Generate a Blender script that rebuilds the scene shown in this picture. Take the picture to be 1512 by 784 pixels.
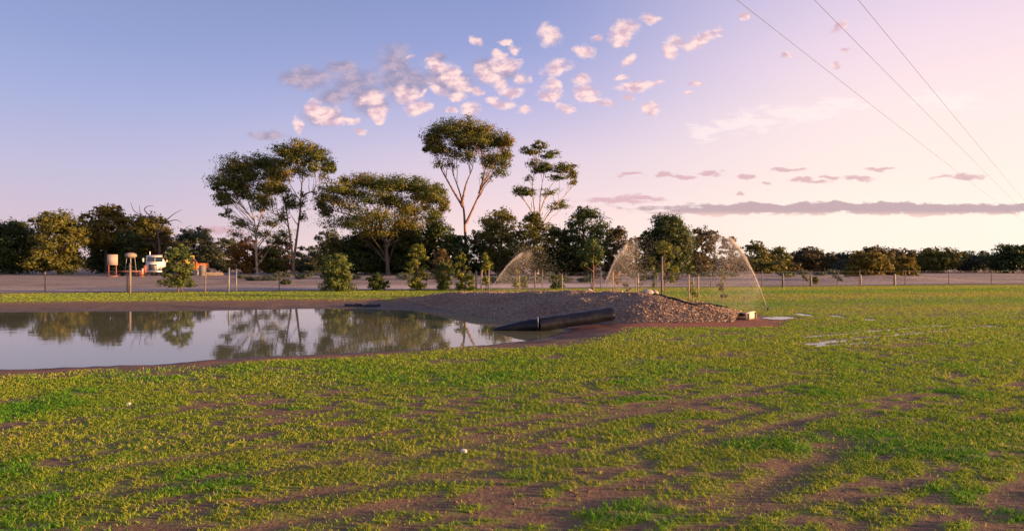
import bpy, math, random
import numpy as np
from mathutils import Vector, Matrix

for o in list(bpy.data.objects):
    bpy.data.objects.remove(o, do_unlink=True)
scene = bpy.context.scene
COL = scene.collection
R = math.radians
rng = np.random.default_rng(7)
random.seed(7)

# ------------------------------------------------------------------ camera
CAM_H = 1.6
FPX = 900.0                       # focal length in photo pixels (photo is 1512 wide)
cam_data = bpy.data.cameras.new("camera")
cam = bpy.data.objects.new("camera", cam_data)
COL.objects.link(cam)
cam_data.sensor_width = 36.0
cam_data.lens = 36.0 * FPX / 1512.0
cam_data.clip_start = 0.1
cam_data.clip_end = 9000.0
cam_data.shift_y = -2.0 / 1512.0
cam.location = (0, 0, CAM_H)
cam.rotation_euler = (R(90), 0, 0)
scene.camera = cam
HOR = 390.0


def lin(r, g, b):
    out = []
    for c in (r, g, b):
        c = c / 255.0
        out.append(c / 12.92 if c <= 0.04045 else ((c + 0.055) / 1.055) ** 2.4)
    return (out[0], out[1], out[2], 1.0)


# ------------------------------------------------------------------ exposure, sun, sky
scene.view_settings.view_transform = 'Standard'
scene.view_settings.look = 'None'
scene.view_settings.exposure = 1.38
scene.view_settings.gamma = 1.0
scene.view_settings.use_curve_mapping = False
scene.cycles.max_bounces = 5
scene.cycles.diffuse_bounces = 2
scene.cycles.glossy_bounces = 3
scene.cycles.transmission_bounces = 2
scene.cycles.transparent_max_bounces = 8
scene.cycles.sample_clamp_indirect = 6.0
SUN_AZ, SUN_EL = R(100), R(6.4)    # azimuth measured from the view direction to the right
sun_dir = Vector((math.sin(SUN_AZ) * math.cos(SUN_EL), math.cos(SUN_AZ) * math.cos(SUN_EL), math.sin(SUN_EL)))
sl = bpy.data.lights.new("sun", 'SUN')
sl.energy = 5.0
sl.angle = R(1.0)
sl.color = (1.0, 0.54, 0.23)
so = bpy.data.objects.new("sun", sl)
COL.objects.link(so)
so.rotation_euler = (-sun_dir).to_track_quat('-Z', 'Y').to_euler()
so.location = (60, 20, 40)


class NT:
    """small node-tree writer"""
    def __init__(self, tree):
        self.t = tree
        self.n = tree.nodes
        self.l = tree.links

    def new(self, kind, **kw):
        n = self.n.new(kind)
        for k, v in kw.items():
            setattr(n, k, v)
        return n

    def put(self, sock, v):
        if hasattr(v, 'is_linked'):
            self.l.new(v, sock)
        else:
            sock.default_value = v

    def math(self, op, a, b=None, c=None, clamp=False):
        n = self.new('ShaderNodeMath', operation=op)
        n.use_clamp = clamp
        self.put(n.inputs[0], a)
        if b is not None:
            self.put(n.inputs[1], b)
        if c is not None:
            self.put(n.inputs[2], c)
        return n.outputs[0]

    def vmath(self, op, a, b=None):
        n = self.new('ShaderNodeVectorMath', operation=op)
        self.put(n.inputs[0], a)
        if b is not None:
            self.put(n.inputs[1], b)
        return n.outputs['Value'] if op in ('DOT_PRODUCT', 'LENGTH') else n.outputs['Vector']

    def mix(self, f, a, b, blend='MIX'):
        n = self.new('ShaderNodeMix', data_type='RGBA', blend_type=blend)
        self.put(n.inputs['Factor'], f)
        self.put(n.inputs[6], a)
        self.put(n.inputs[7], b)
        return n.outputs[2]

    def ramp(self, f, stops, interp='LINEAR'):
        n = self.new('ShaderNodeValToRGB')
        cr = n.color_ramp
        cr.interpolation = interp
        while len(cr.elements) > 1:
            cr.elements.remove(cr.elements[-1])
        cr.elements[0].position = stops[0][0]
        cr.elements[0].color = stops[0][1]
        for p, c in stops[1:]:
            e = cr.elements.new(p)
            e.color = c
        self.put(n.inputs[0], f)
        return n.outputs[0]

    def step(self, v, a, b, lo=0.0, hi=1.0):
        n = self.new('ShaderNodeMapRange', interpolation_type='SMOOTHSTEP')
        self.put(n.inputs[0], v)
        n.inputs[1].default_value = a
        n.inputs[2].default_value = b
        n.inputs[3].default_value = lo
        n.inputs[4].default_value = hi
        return n.outputs[0]

    def noise(self, vec, scale, detail=3.0, rough=0.55, dist=0.0, out='Fac'):
        n = self.new('ShaderNodeTexNoise')
        self.put(n.inputs['Vector'], vec)
        n.inputs['Scale'].default_value = scale
        n.inputs['Detail'].default_value = detail
        n.inputs['Roughness'].default_value = rough
        n.inputs['Distortion'].default_value = dist
        return n.outputs[out]


world = bpy.data.worlds.new("World")
scene.world = world
world.use_nodes = True
world.cycles.sampling_method = 'MANUAL'
world.cycles.sample_map_resolution = 256


def build_world():
    w = NT(world.node_tree)
    w.n.clear()
    geo = w.new('ShaderNodeTexCoord').outputs['Generated']
    sep = w.new('ShaderNodeSeparateXYZ')
    w.put(sep.inputs[0], geo)
    x, y, z = sep.outputs
    el = w.math('MAXIMUM', z, 0.0)
    hl = w.math('SQRT', w.math('ADD', w.math('MULTIPLY', x, x), w.math('MULTIPLY', y, y)))
    s = w.math('DIVIDE', w.math('ADD', w.math('MULTIPLY', x, math.sin(SUN_AZ)),
                                w.math('MULTIPLY', y, math.cos(SUN_AZ))), w.math('MAXIMUM', hl, 0.001))
    # three columns of sky: away from the sun, across, towards the sun
    away = w.ramp(el, [(0.0, lin(226, 198, 200)), (0.05, lin(208, 188, 202)), (0.13, lin(190, 184, 212)),
                       (0.22, lin(164, 172, 214)), (0.30, lin(144, 158, 205)), (0.39, lin(130, 145, 190)),
                       (0.70, lin(112, 128, 176)), (1.0, lin(104, 118, 168))])
    mid = w.ramp(el, [(0.0, lin(253, 230, 216)), (0.08, lin(243, 214, 216)), (0.17, lin(221, 203, 220)),
                      (0.26, lin(180, 178, 219)), (0.34, lin(150, 160, 209)), (0.40, lin(138, 150, 200)),
                      (0.70, lin(114, 128, 178)), (1.0, lin(104, 118, 168))])
    tow = w.ramp(el, [(0.0, lin(255, 241, 224)), (0.06, lin(255, 240, 226)), (0.13, lin(254, 233, 224)),
                      (0.22, lin(251, 227, 226)), (0.30, lin(240, 215, 228)), (0.38, lin(216, 200, 224)),
                      (0.70, lin(130, 140, 186)), (1.0, lin(104, 118, 168))])
    c = w.mix(w.step(s, -0.76, -0.08), away, mid)
    c = w.mix(w.step(s, -0.20, 0.44), c, tow)
    # warm glow growing towards the low sun
    glow = w.math('MULTIPLY', w.step(s, 0.45, 1.0), w.step(el, 0.0, 0.45, 1.0, 0.0))
    c = w.mix(glow, c, (2.0, 1.5, 1.02, 1.0))
    sky = w.new('ShaderNodeTexSky', sky_type='NISHITA')
    sky.sun_disc = False
    sky.sun_elevation = SUN_EL
    sky.sun_rotation = SUN_AZ
    skyc = w.mix(1.0, sky.outputs[0], (0.09, 0.09, 0.09, 1.0), 'MULTIPLY')
    c = w.mix(0.06, c, skyc)

    # ---- clouds, placed by direction (u right, v up, on the tangent plane of the +Y direction)
    yy = w.math('MAXIMUM', y, 0.04)
    u = w.math('DIVIDE', x, yy)
    v = w.math('DIVIDE', z, yy)
    cmb = w.new('ShaderNodeCombineXYZ')
    w.put(cmb.inputs[0], u)
    w.put(cmb.inputs[1], v)
    uv = cmb.outputs[0]
    wn = w.noise(uv, 26.0, 3.0, 0.55, 0.0, 'Color')
    wv = w.vmath('MULTIPLY', w.vmath('SUBTRACT', wn, (0.5, 0.5, 0.5)), (0.042, 0.024, 0.0))
    uvw = w.vmath('ADD', uv, wv)

    def field(blobs):
        f = None
        for b in blobs:
            px, py, rx, ry = b[:4]
            rot = R(b[4]) if len(b) > 4 else 0.0
            m = w.new('ShaderNodeMapping', vector_type='TEXTURE')
            w.put(m.inputs['Vector'], uvw)
            m.inputs['Location'].default_value = ((px - 756.0) / FPX, (HOR - py) / FPX, 0)
            m.inputs['Rotation'].default_value = (0, 0, rot)
            m.inputs['Scale'].default_value = (rx * 1.62 / FPX, ry * 1.62 / FPX, 1.0)
            g = w.new('ShaderNodeTexGradient', gradient_type='SPHERICAL')
            w.put(g.inputs[0], m.outputs[0])
            f = g.outputs['Fac'] if f is None else w.math('MAXIMUM', f, g.outputs['Fac'])
        return f

    pink = [(483, 168, 17, 8), (490, 179, 19, 6), (464, 157, 10, 8), (440, 184, 8, 9), (518, 179, 9, 5), (526, 195, 8, 5),
            (554, 149, 14, 12), (561, 166, 14, 10), (565, 180, 7, 4), (600, 141, 18, 10), (617, 159, 16, 11),
            (608, 82, 7, 4), (623, 139, 5, 5), (644, 98, 16, 8, -20), (664, 109, 13, 11), (681, 125, 17, 10, -20),
            (697, 136, 12, 7), (647, 133, 17, 6, -20), (676, 145, 10, 7), (695, 163, 10, 9), (668, 164, 8, 4),
            (705, 64, 7, 6), (751, 62, 9, 4), (760, 73, 8, 7), (735, 82, 9, 7), (743, 98, 21, 11), (721, 112, 16, 8, -25),
            (756, 136, 15, 9), (740, 125, 12, 9), (772, 117, 9, 8), (738, 153, 20, 6, -12), (775, 165, 9, 5),
            (812, 54, 14, 13), (864, 77, 13, 9), (880, 57, 8, 5), (921, 48, 18, 14, 35), (917, 66, 7, 6),
            (960, 28, 12, 7, 10), (822, 100, 18, 9, 15), (813, 128, 14, 11, 20), (812, 140, 16, 9), (869, 135, 15, 12, -25),
            (859, 118, 12, 7), (880, 149, 16, 6, -20), (894, 156, 10, 4, -15), (938, 129, 23, 7, 6), (967, 124, 15, 3, 5),
            (917, 116, 10, 3), (930, 92, 11, 5, 15), (836, 159, 12, 5, -10), (962, 162, 8, 8), (926, 145, 8, 4),
            (991, 74, 11, 9, 45), (1004, 62, 12, 8), (1036, 58, 27, 8, 26), (1028, 124, 11, 3), (1016, 136, 7, 3),
            (1100, 22, 7, 5, 20), (1160, 80, 8, 4), (1238, 42, 12, 4, 40), (1232, 97, 7, 5), (1250, 74, 8, 3)]
    grey = [(452, 117, 36, 15), (502, 101, 24, 9), (524, 124, 30, 22), (585, 109, 28, 36), (543, 145, 20, 22), (610, 120, 20, 18), (560, 160, 16, 14), (480, 172, 24, 12), (675, 125, 24, 14), (735, 108, 26, 14),
            (646, 85, 14, 7), (652, 117, 24, 14, -25), (720, 97, 18, 9), (491, 144, 21, 12), (600, 132, 17, 12),
            (395, 200, 24, 5)]
    mauve = [(1263, 265, 30, 4.5), (1180, 266, 20, 4.5), (1225, 263, 14, 3), (1210, 269, 16, 3), (1050, 259, 22, 4),
             (1105, 262, 12, 4), (1135, 272, 10, 3), (980, 261, 18, 4), (1010, 262, 22, 4), (905, 296, 60, 5), (950, 292, 40, 4),
             (1300, 252, 18, 3), (1160, 250, 24, 3), (1090, 285, 8, 3), (930, 259, 22, 3),
             (1420, 262, 40, 5), (325, 341, 40, 6)]
    band = [(1330, 308, 345, 8.4), (1060, 312, 90, 6), (1120, 306, 100, 7)]
    veil = [(1040, 195, 30, 12), (1100, 182, 55, 14), (1180, 168, 70, 14), (1240, 155, 40, 10), (1400, 150, 60, 14)]
    sq = w.new('ShaderNodeMapping')
    w.put(sq.inputs['Vector'], uv)
    sq.inputs['Rotation'].default_value = (0, 0, R(-14))
    sq.inputs['Scale'].default_value = (0.75, 1.25, 1.0)
    n1 = w.noise(sq.outputs[0], 40.0, 9.0, 0.66)
    off = w.vmath('ADD', sq.outputs[0], (0.006, -0.008, 0.0))
    n2 = w.noise(off, 40.0, 7.0, 0.62)
    relief = w.math('SUBTRACT', n1, n2)                   # puffs lit from low on the right
    front = w.step(y, 0.05, 0.2)
    nn = w.math('SUBTRACT', n1, 0.5)

    def alpha(blobs, k, a, b, amt):
        fl = field(blobs)
        f = w.math('MULTIPLY_ADD', nn, k, fl)
        return w.math('MULTIPLY', w.math('MULTIPLY', w.math('MULTIPLY', w.step(f, a, b), w.step(fl, 0.0, 0.22)), front), amt)

    fg = alpha(grey, 0.8, 0.02, 0.70, 0.85)
    c = w.mix(fg, c, w.mix(w.step(relief, -0.12, 0.16), lin(150, 143, 172), lin(190, 168, 184)))
    fp = alpha(pink, 1.35, 0.02, 0.72, 0.95)
    c = w.mix(fp, c, w.mix(w.step(relief, -0.15, 0.13), lin(206, 174, 190), lin(255, 219, 212)))
    st = w.new('ShaderNodeMapping')
    w.put(st.inputs['Vector'], uv)
    st.inputs['Scale'].default_value = (1.0, 4.5, 1.0)
    n3 = w.noise(st.outputs[0], 30.0, 5.0, 0.6)
    nn3 = w.math('SUBTRACT', n3, 0.5)

    def alpha3(blobs, k, a, b, amt):
        fl = field(blobs)
        f = w.math('MULTIPLY_ADD', nn3, k, fl)
        return w.math('MULTIPLY', w.math('MULTIPLY', w.math('MULTIPLY', w.step(f, a, b), w.step(fl, 0.0, 0.22)), front), amt)

    c = w.mix(alpha3(veil, 2.0, 0.25, 0.8, 0.45), c, lin(255, 236, 232))
    c = w.mix(alpha3(mauve, 1.7, 0.22, 0.75, 0.75), c, lin(206, 164, 172))
    fb = alpha3(band, 1.0, 0.22, 0.50, 0.97)
    under = w.step(v, 0.078, 0.088)                       # rosy underside of the long bar of cloud
    c = w.mix(fb, c, w.mix(under, lin(236, 200, 192), lin(190, 165, 170)))
    bg = w.new('ShaderNodeBackground')
    w.put(bg.inputs[0], c)
    bg.inputs[1].default_value = 0.435
    out = w.new('ShaderNodeOutputWorld')
    w.l.new(bg.outputs[0], out.inputs[0])


build_world()


# ------------------------------------------------------------------ helpers
def P(px, py, d):
    """world point at forward distance d seen at photo pixel px, py"""
    return np.array([(px - 756.0) / FPX * d, d, CAM_H + (HOR - py) / FPX * d])


def G(px, py, z=0.0):
    """point on the level z seen at photo pixel px, py"""
    d = (CAM_H - z) * FPX / (py - HOR)
    return np.array([(px - 756.0) / FPX * d, d, z])


def tag(o, label=None, cat=None, group=None, kind=None):
    for k, val in (('label', label), ('category', cat), ('group', group), ('kind', kind)):
        if val:
            o[k] = val
    return o


def empty(name, loc, rz=0.0, label=None, cat=None, group=None):
    o = bpy.data.objects.new(name, None)
    COL.objects.link(o)
    o.location = loc
    o.rotation_euler = (0, 0, rz)
    o.empty_display_size = 0.3
    return tag(o, label, cat, group)


class Geo:
    def __init__(self):
        self.v = []
        self.f = []
        self.n = 0
        self.a = []

    def add(self, V, F, a=None):
        V = np.asarray(V, dtype=np.float64).reshape(-1, 3)
        self.v.append(V)
        if isinstance(F, np.ndarray):
            self.f.append(F + self.n)
        else:
            by = {}
            for f in F:
                by.setdefault(len(f), []).append(f)
            for k in by:
                self.f.append(np.array(by[k], dtype=np.int64) + self.n)
        self.n += len(V)
        if a is not None:
            self.a.append(np.broadcast_to(np.asarray(a, dtype=np.float64), (len(V),)))
        else:
            self.a.append(np.zeros(len(V)))

    def box(self, c, s, rz=0.0, rx=0.0, ry=0.0, taper=1.0):
        sx, sy, sz = s[0] / 2, s[1] / 2, s[2] / 2
        V = []
        for k in (-1, 1):
            t = taper if k > 0 else 1.0
            for (i, j) in ((-1, -1), (1, -1), (1, 1), (-1, 1)):
                V.append((i * sx * t, j * sy * t, k * sz))
        M = Matrix.Rotation(rz, 3, 'Z') @ Matrix.Rotation(rx, 3, 'X') @ Matrix.Rotation(ry, 3, 'Y')
        V = [tuple(M @ Vector(q) + Vector(c)) for q in V]
        self.add(V, [(0, 3, 2, 1), (4, 5, 6, 7), (0, 1, 5, 4), (1, 2, 6, 5), (2, 3, 7, 6), (3, 0, 4, 7)])
        return self

    def tube(self, pts, rad, n=6, a=0.0, cap=True):
        pts = np.asarray(pts, dtype=np.float64)
        rad = np.broadcast_to(np.asarray(rad, dtype=np.float64), (len(pts),))
        tan = np.gradient(pts, axis=0)
        tan /= np.maximum(np.linalg.norm(tan, axis=1, keepdims=True), 1e-9)
        ref = np.array([0.0, 0.0, 1.0]) if abs(tan[:, 2]).mean() < 0.8 else np.array([1.0, 0.0, 0.0])
        s1 = np.cross(tan, ref)
        s1 /= np.maximum(np.linalg.norm(s1, axis=1, keepdims=True), 1e-9)
        s2 = np.cross(tan, s1)
        th = np.linspace(0, 2 * math.pi, n, endpoint=False)
        V = pts[:, None, :] + rad[:, None, None] * (np.cos(th)[None, :, None] * s1[:, None, :] + np.sin(th)[None, :, None] * s2[:, None, :])
        V = V.reshape(-1, 3)
        m = len(pts)
        i = np.arange(m - 1)[:, None] * n
        j = np.arange(n)[None, :]
        jn = (j + 1) % n
        F = np.stack([i + j, i + jn, i + n + jn, i + n + j], axis=-1).reshape(-1, 4)
        self.add(V, F, a)
        if cap:
            self.add(V[:n], [tuple(range(n))], a)
            self.add(V[-n:], [tuple(reversed(range(n)))], a)
        return self

    def lathe(self, prof, n=16, loc=(0, 0, 0), axis='Z'):
        V = []
        for (r, z) in prof:
            for k in range(n):
                t = 2 * math.pi * k / n
                q = (r * math.cos(t), r * math.sin(t), z)
                if axis == 'X':
                    q = (q[2], q[0], q[1])
                elif axis == 'Y':
                    q = (q[0], q[2], q[1])
                V.append((q[0] + loc[0], q[1] + loc[1], q[2] + loc[2]))
        F = []
        for i in range(len(prof) - 1):
            for k in range(n):
                F.append((i * n + k, i * n + (k + 1) % n, (i + 1) * n + (k + 1) % n, (i + 1) * n + k))
        F.append(tuple(reversed(range(n))))
        F.append(tuple(range((len(prof) - 1) * n, len(prof) * n)))
        self.add(V, F)
        return self

    def build(self, name, mat, parent=None, smooth=False, attr=None, loc=None):
        me = bpy.data.meshes.new(name)
        V = np.concatenate(self.v) if self.v else np.zeros((0, 3))
        me.vertices.add(len(V))
        me.vertices.foreach_set("co", V.astype(np.float32).ravel())
        idx = [f.ravel() for f in self.f]
        sizes = np.concatenate([np.full(len(f), f.shape[1]) for f in self.f])
        loops = np.concatenate(idx)
        me.loops.add(len(loops))
        me.loops.foreach_set("vertex_index", loops.astype(np.int32))
        me.polygons.add(len(sizes))
        start = np.concatenate([[0], np.cumsum(sizes)[:-1]])
        me.polygons.foreach_set("loop_start", start.astype(np.int32))
        if smooth:
            me.polygons.foreach_set("use_smooth", np.ones(len(sizes), dtype=bool))
        me.update(calc_edges=True)
        if attr:
            at = me.attributes.new(attr, 'FLOAT', 'POINT')
            at.data.foreach_set("value", np.concatenate(self.a).astype(np.float32))
        if mat:
            me.materials.append(mat)
        o = bpy.data.objects.new(name, me)
        COL.objects.link(o)
        if parent is not None:
            o.parent = parent
        if loc is not None:
            o.location = loc
        return o


def set_attr(o, name, vals):
    at = o.data.attributes.new(name, 'FLOAT', 'POINT')
    at.data.foreach_set("value", np.asarray(vals, dtype=np.float32))


# value noise in numpy
def vnoise(x, y, seed=0):
    xi = np.floor(x).astype(np.int64)
    yi = np.floor(y).astype(np.int64)
    xf = x - xi
    yf = y - yi

    def h(a, b):
        n = (a * 374761393 + b * 668265263 + seed * 974634777) & 0xFFFFFFFF
        n = ((n ^ (n >> 13)) * 1274126177) & 0xFFFFFFFF
        n = n ^ (n >> 16)
        return (n & 0xFFFF) / 65535.0
    sx = xf * xf * (3 - 2 * xf)
    sy = yf * yf * (3 - 2 * yf)
    return (h(xi, yi) * (1 - sx) + h(xi + 1, yi) * sx) * (1 - sy) + (h(xi, yi + 1) * (1 - sx) + h(xi + 1, yi + 1) * sx) * sy


def fbm(x, y, seed=0, octv=4, gain=0.5):
    s = 0.0
    a = 1.0
    t = 0.0
    for k in range(octv):
        s = s + a * vnoise(x * 2 ** k + 17.3 * k, y * 2 ** k - 9.1 * k, seed + k)
        t += a
        a *= gain
    return s / t


def sstep(v, a, b):
    t = np.clip((v - a) / (b - a), 0, 1)
    return t * t * (3 - 2 * t)


# ------------------------------------------------------------------ materials
MATS = {}


def mat(name, base, rough=0.7, metal=0.0, var=0.15, scale=6.0, bump=0.0, spec=0.4, bscale=None):
    """procedural painted or raw surface: base colour with noise variation, dirt and fine relief"""
    if name in MATS:
        return MATS[name]
    m = bpy.data.materials.new(name)
    m.use_nodes = True
    w = NT(m.node_tree)
    b = w.n['Principled BSDF']
    co = w.new('ShaderNodeTexCoord').outputs['Object']
    n = w.noise(co, scale, 5.0, 0.6)
    dark = tuple(c * (1 - var * 1.6) for c in base[:3]) + (1,)
    lite = tuple(min(1, c * (1 + var)) for c in base[:3]) + (1,)
    w.put(b.inputs['Base Color'], w.ramp(n, [(0.3, dark), (0.7, lite)]))
    n2 = w.noise(co, scale * 3.1, 3.0)
    w.put(b.inputs['Roughness'], w.math('MULTIPLY_ADD', n2, 0.25, max(0.02, rough - 0.12)))
    b.inputs['Metallic'].default_value = metal
    b.inputs['Specular IOR Level'].default_value = spec
    if bump:
        bp = w.new('ShaderNodeBump')
        bp.inputs['Strength'].default_value = bump
        bp.inputs['Distance'].default_value = 0.02
        w.put(bp.inputs['Height'], w.noise(co, bscale or scale * 4, 4.0))
        w.l.new(bp.outputs[0], b.inputs['Normal'])
    MATS[name] = m
    return m


def leaf_mat(name, dark, mid, lite, trans=0.30):
    m = bpy.data.materials.new(name)
    m.use_nodes = True
    w = NT(m.node_tree)
    b = w.n['Principled BSDF']
    at = w.new('ShaderNodeAttribute', attribute_name='tint')
    c = w.ramp(at.outputs['Fac'], [(0.0, dark + (1,)), (0.5, mid + (1,)), (1.0, lite + (1,))])
    w.put(b.inputs['Base Color'], c)
    b.inputs['Roughness'].default_value = 0.55
    b.inputs['Specular IOR Level'].default_value = 0.25
    tr = w.new('ShaderNodeBsdfTranslucent')
    w.put(tr.inputs[0], c)
    mx = w.new('ShaderNodeMixShader')
    mx.inputs[0].default_value = trans
    w.l.new(b.outputs[0], mx.inputs[1])
    w.l.new(tr.outputs[0], mx.inputs[2])
    w.l.new(mx.outputs[0], w.n['Material Output'].inputs[0])
    MATS[name] = m
    return m


LEAF = {
    'gum': leaf_mat('gum_leaves', (.048, .076, .016), (.115, .142, .025), (.290, .175, .034)),  # orange end puts the low sun's tint into the leaf colour, scattered at random
    'dark': leaf_mat('dark_leaves', (.026, .044, .014), (.060, .088, .022), (.120, .140, .032)),
    'olive': leaf_mat('olive_leaves', (.052, .066, .016), (.130, .132, .026), (.225, .180, .035)),
    'grey': leaf_mat('grey_green_leaves', (.036, .050, .034), (.078, .098, .064), (.140, .155, .100)),
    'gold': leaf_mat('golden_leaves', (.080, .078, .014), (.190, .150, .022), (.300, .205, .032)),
    'rust': leaf_mat('rusty_leaves', (.110, .058, .018), (.230, .115, .026), (.330, .180, .040)),
    'brown': leaf_mat('brown_olive_leaves', (.050, .046, .020), (.110, .088, .034), (.170, .125, .045)),
    'lime': leaf_mat('yellow_green_leaves', (.070, .098, .016), (.180, .200, .028), (.300, .280, .045)),
    'fresh': leaf_mat('fresh_green_leaves', (.040, .070, .026), (.095, .135, .034), (.200, .210, .045)),
}
BARK = mat('pale_gum_bark', (.42, .33, .26), 0.8, var=0.35, scale=1.2, bump=0.4)
BARKD = mat('dark_bark', (.13, .095, .075), 0.9, var=0.35, scale=2.0, bump=0.5)
BARKR = mat('reddish_bark', (.24, .14, .10), 0.9, var=0.3, scale=2.0, bump=0.5)
WOOD = mat('weathered_timber', (.36, .29, .21), 0.85, var=0.3, scale=4.0, bump=0.3)
WOODD = mat('old_grey_timber', (.20, .16, .135), 0.9, var=0.3, scale=4.0, bump=0.4)
STEEL = mat('galvanised_steel', (.26, .26, .265), 0.55, 0.5, var=0.15, scale=9.0)
PICKET = mat('green_black_picket_steel', (.05, .07, .06), 0.5, 0.3, var=0.3)
WIRE = mat('fence_wire', (.30, .30, .30), 0.5, 0.8)
PLASTIC = mat('black_plastic_sheet', (.007, .008, .015), 0.42, var=0.4, scale=7.0, bump=0.5, bscale=9.0, spec=0.35)
POLY = mat('black_poly_hose', (.012, .012, .014), 0.5)

# ------------------------------------------------------------------ pond outline and ground heights
WATER_Z = -0.20
shore_px = [(1512 - 1662, 548), (0, 547), (100, 544), (169, 541), (240, 538), (310, 534.5), (370, 530), (430, 527), (480, 524),
            (540, 521), (590, 518.5), (640, 515), (700, 511.5), (740, 508), (775, 504), (808, 499.5), (832, 494), (842, 488),
            (832, 482), (800, 479), (768, 477), (750, 472), (738, 467.5), (712, 464.5), (690, 463), (650, 460.5), (610, 458),
            (560, 455.8), (500, 455), (430, 455.6), (360, 457), (300, 458), (230, 459), (169, 459.5), (80, 460), (-40, 460.5), (-160, 463)]
SHORE = np.array([G(a, b, WATER_Z)[:2] for a, b in shore_px])
lw = SHORE[-1]
SHORE = np.vstack([SHORE, [[lw[0] - 3.5, lw[1] - 3.0], [SHORE[0][0] - 6.5, SHORE[0][1] + 2.2]]])


def smooth_closed(p, it=2):
    for _ in range(it):
        q = np.roll(p, -1, axis=0)
        p = np.stack([0.75 * p + 0.25 * q, 0.25 * p + 0.75 * q], axis=1).reshape(-1, 2)
    return p


SHORE = smooth_closed(SHORE, 1)


def shore_sd(x, y):
    """signed distance to the shoreline, positive on land"""
    A = SHORE
    B = np.roll(SHORE, -1, axis=0)
    best = np.full(x.shape, 1e9)
    inside = np.zeros(x.shape, dtype=bool)
    for (ax, ay), (bx_, by_) in zip(A, B):
        ex, ey = bx_ - ax, by_ - ay
        t = np.clip(((x - ax) * ex + (y - ay) * ey) / (ex * ex + ey * ey + 1e-12), 0, 1)
        d = (x - ax - t * ex) ** 2 + (y - ay - t * ey) ** 2
        best = np.minimum(best, d)
        c = ((ay > y) != (by_ > y)) & (x < ex * (y - ay) / (ey + 1e-12 * (ey == 0)) + ax)
        inside ^= c
    s = np.sqrt(best)
    # small bays and spits along the water's edge
    return np.where(inside, -s, s) + 0.42 * (fbm(x * 1.3, y * 1.3, 151, 4) - 0.5)


def fence_y(x):
    return 34.3 + (x + 22.4) * 0.2248


# mound axis: x, y, half width, height
AXIS = np.array([(-4.6, 28.8, 0.8, 0.02), (-3.4, 27.6, 1.5, 0.22), (-2.0, 26.1, 2.0, 0.42), (-0.6, 24.6, 2.4, 0.52), (0.8, 22.7, 2.8, 0.58),
                 (2.3, 21.0, 3.0, 0.63), (3.6, 19.7, 2.9, 0.63), (4.7, 18.9, 2.5, 0.58), (5.6, 18.45, 2.0, 0.46),
                 (6.25, 18.1, 1.5, 0.33), (6.7, 17.85, 1.15, 0.20)])


def seg_dist(x, y, p, q):
    ex, ey = q[0] - p[0], q[1] - p[1]
    t = np.clip(((x - p[0]) * ex + (y - p[1]) * ey) / (ex * ex + ey * ey), 0, 1)
    return np.hypot(x - p[0] - t * ex, y - p[1] - t * ey), t


def mound_mask(x, y, grow=0.0):
    best = np.full(x.shape, 9.0)
    for a, b in zip(AXIS[:-1], AXIS[1:]):
        d, t = seg_dist(x, y, a, b)
        wdt = a[2] * (1 - t) + b[2] * t + grow
        best = np.minimum(best, d / wdt)
    return best


# worn lines in the lawn: (pixel ends), width
ROWS = R(30.0)
TRACKS = [((560, 684), (1190, 562), 0.11), ((171, 729), (570, 671), 0.10), ((400, 742), (760, 690), 0.09), ((700, 632), (1010, 590), 0.08),
          ((900, 668), (1140, 604), 0.10), ((1040, 655), (1230, 610), 0.10), ((171, 690), (420, 655), 0.08), ((1090, 740), (1250, 655), 0.16),
          ((420, 775), (640, 735), 0.12), ((171, 655), (520, 612), 0.06)]
TRW = [(G(*a)[:2], G(*b)[:2], wd) for a, b, wd in TRACKS]
WETS = [((1188, 508), (1275, 498.5), 0.12), ((1277, 498), (1470, 480), 0.10), ((1185, 497), (1400, 479), 0.11), ((1205, 510), (1345, 500), 0.08),
        ((1135, 470.5), (1165, 467.5), 0.30), ((1178, 462), (1195, 466), 0.16), ((1232, 465), (1242, 467), 0.18), ((1282, 470), (1284, 472), 0.12)]
WTW = [(G(*a)[:2], G(*b)[:2], wd) for a, b, wd in WETS]


def wet_mask(x, y):
    mx = np.zeros(x.shape)
    wob = (fbm(x * 2.1, y * 2.1, 51, 3) - 0.5) * 0.30
    for p, q, wd in WTW:
        d, t = seg_dist(x, y, p, q)
        mx = np.maximum(mx, 1 - sstep(d + wob * 0.8, wd * 0.35, wd * 1.5))
    return mx


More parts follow.
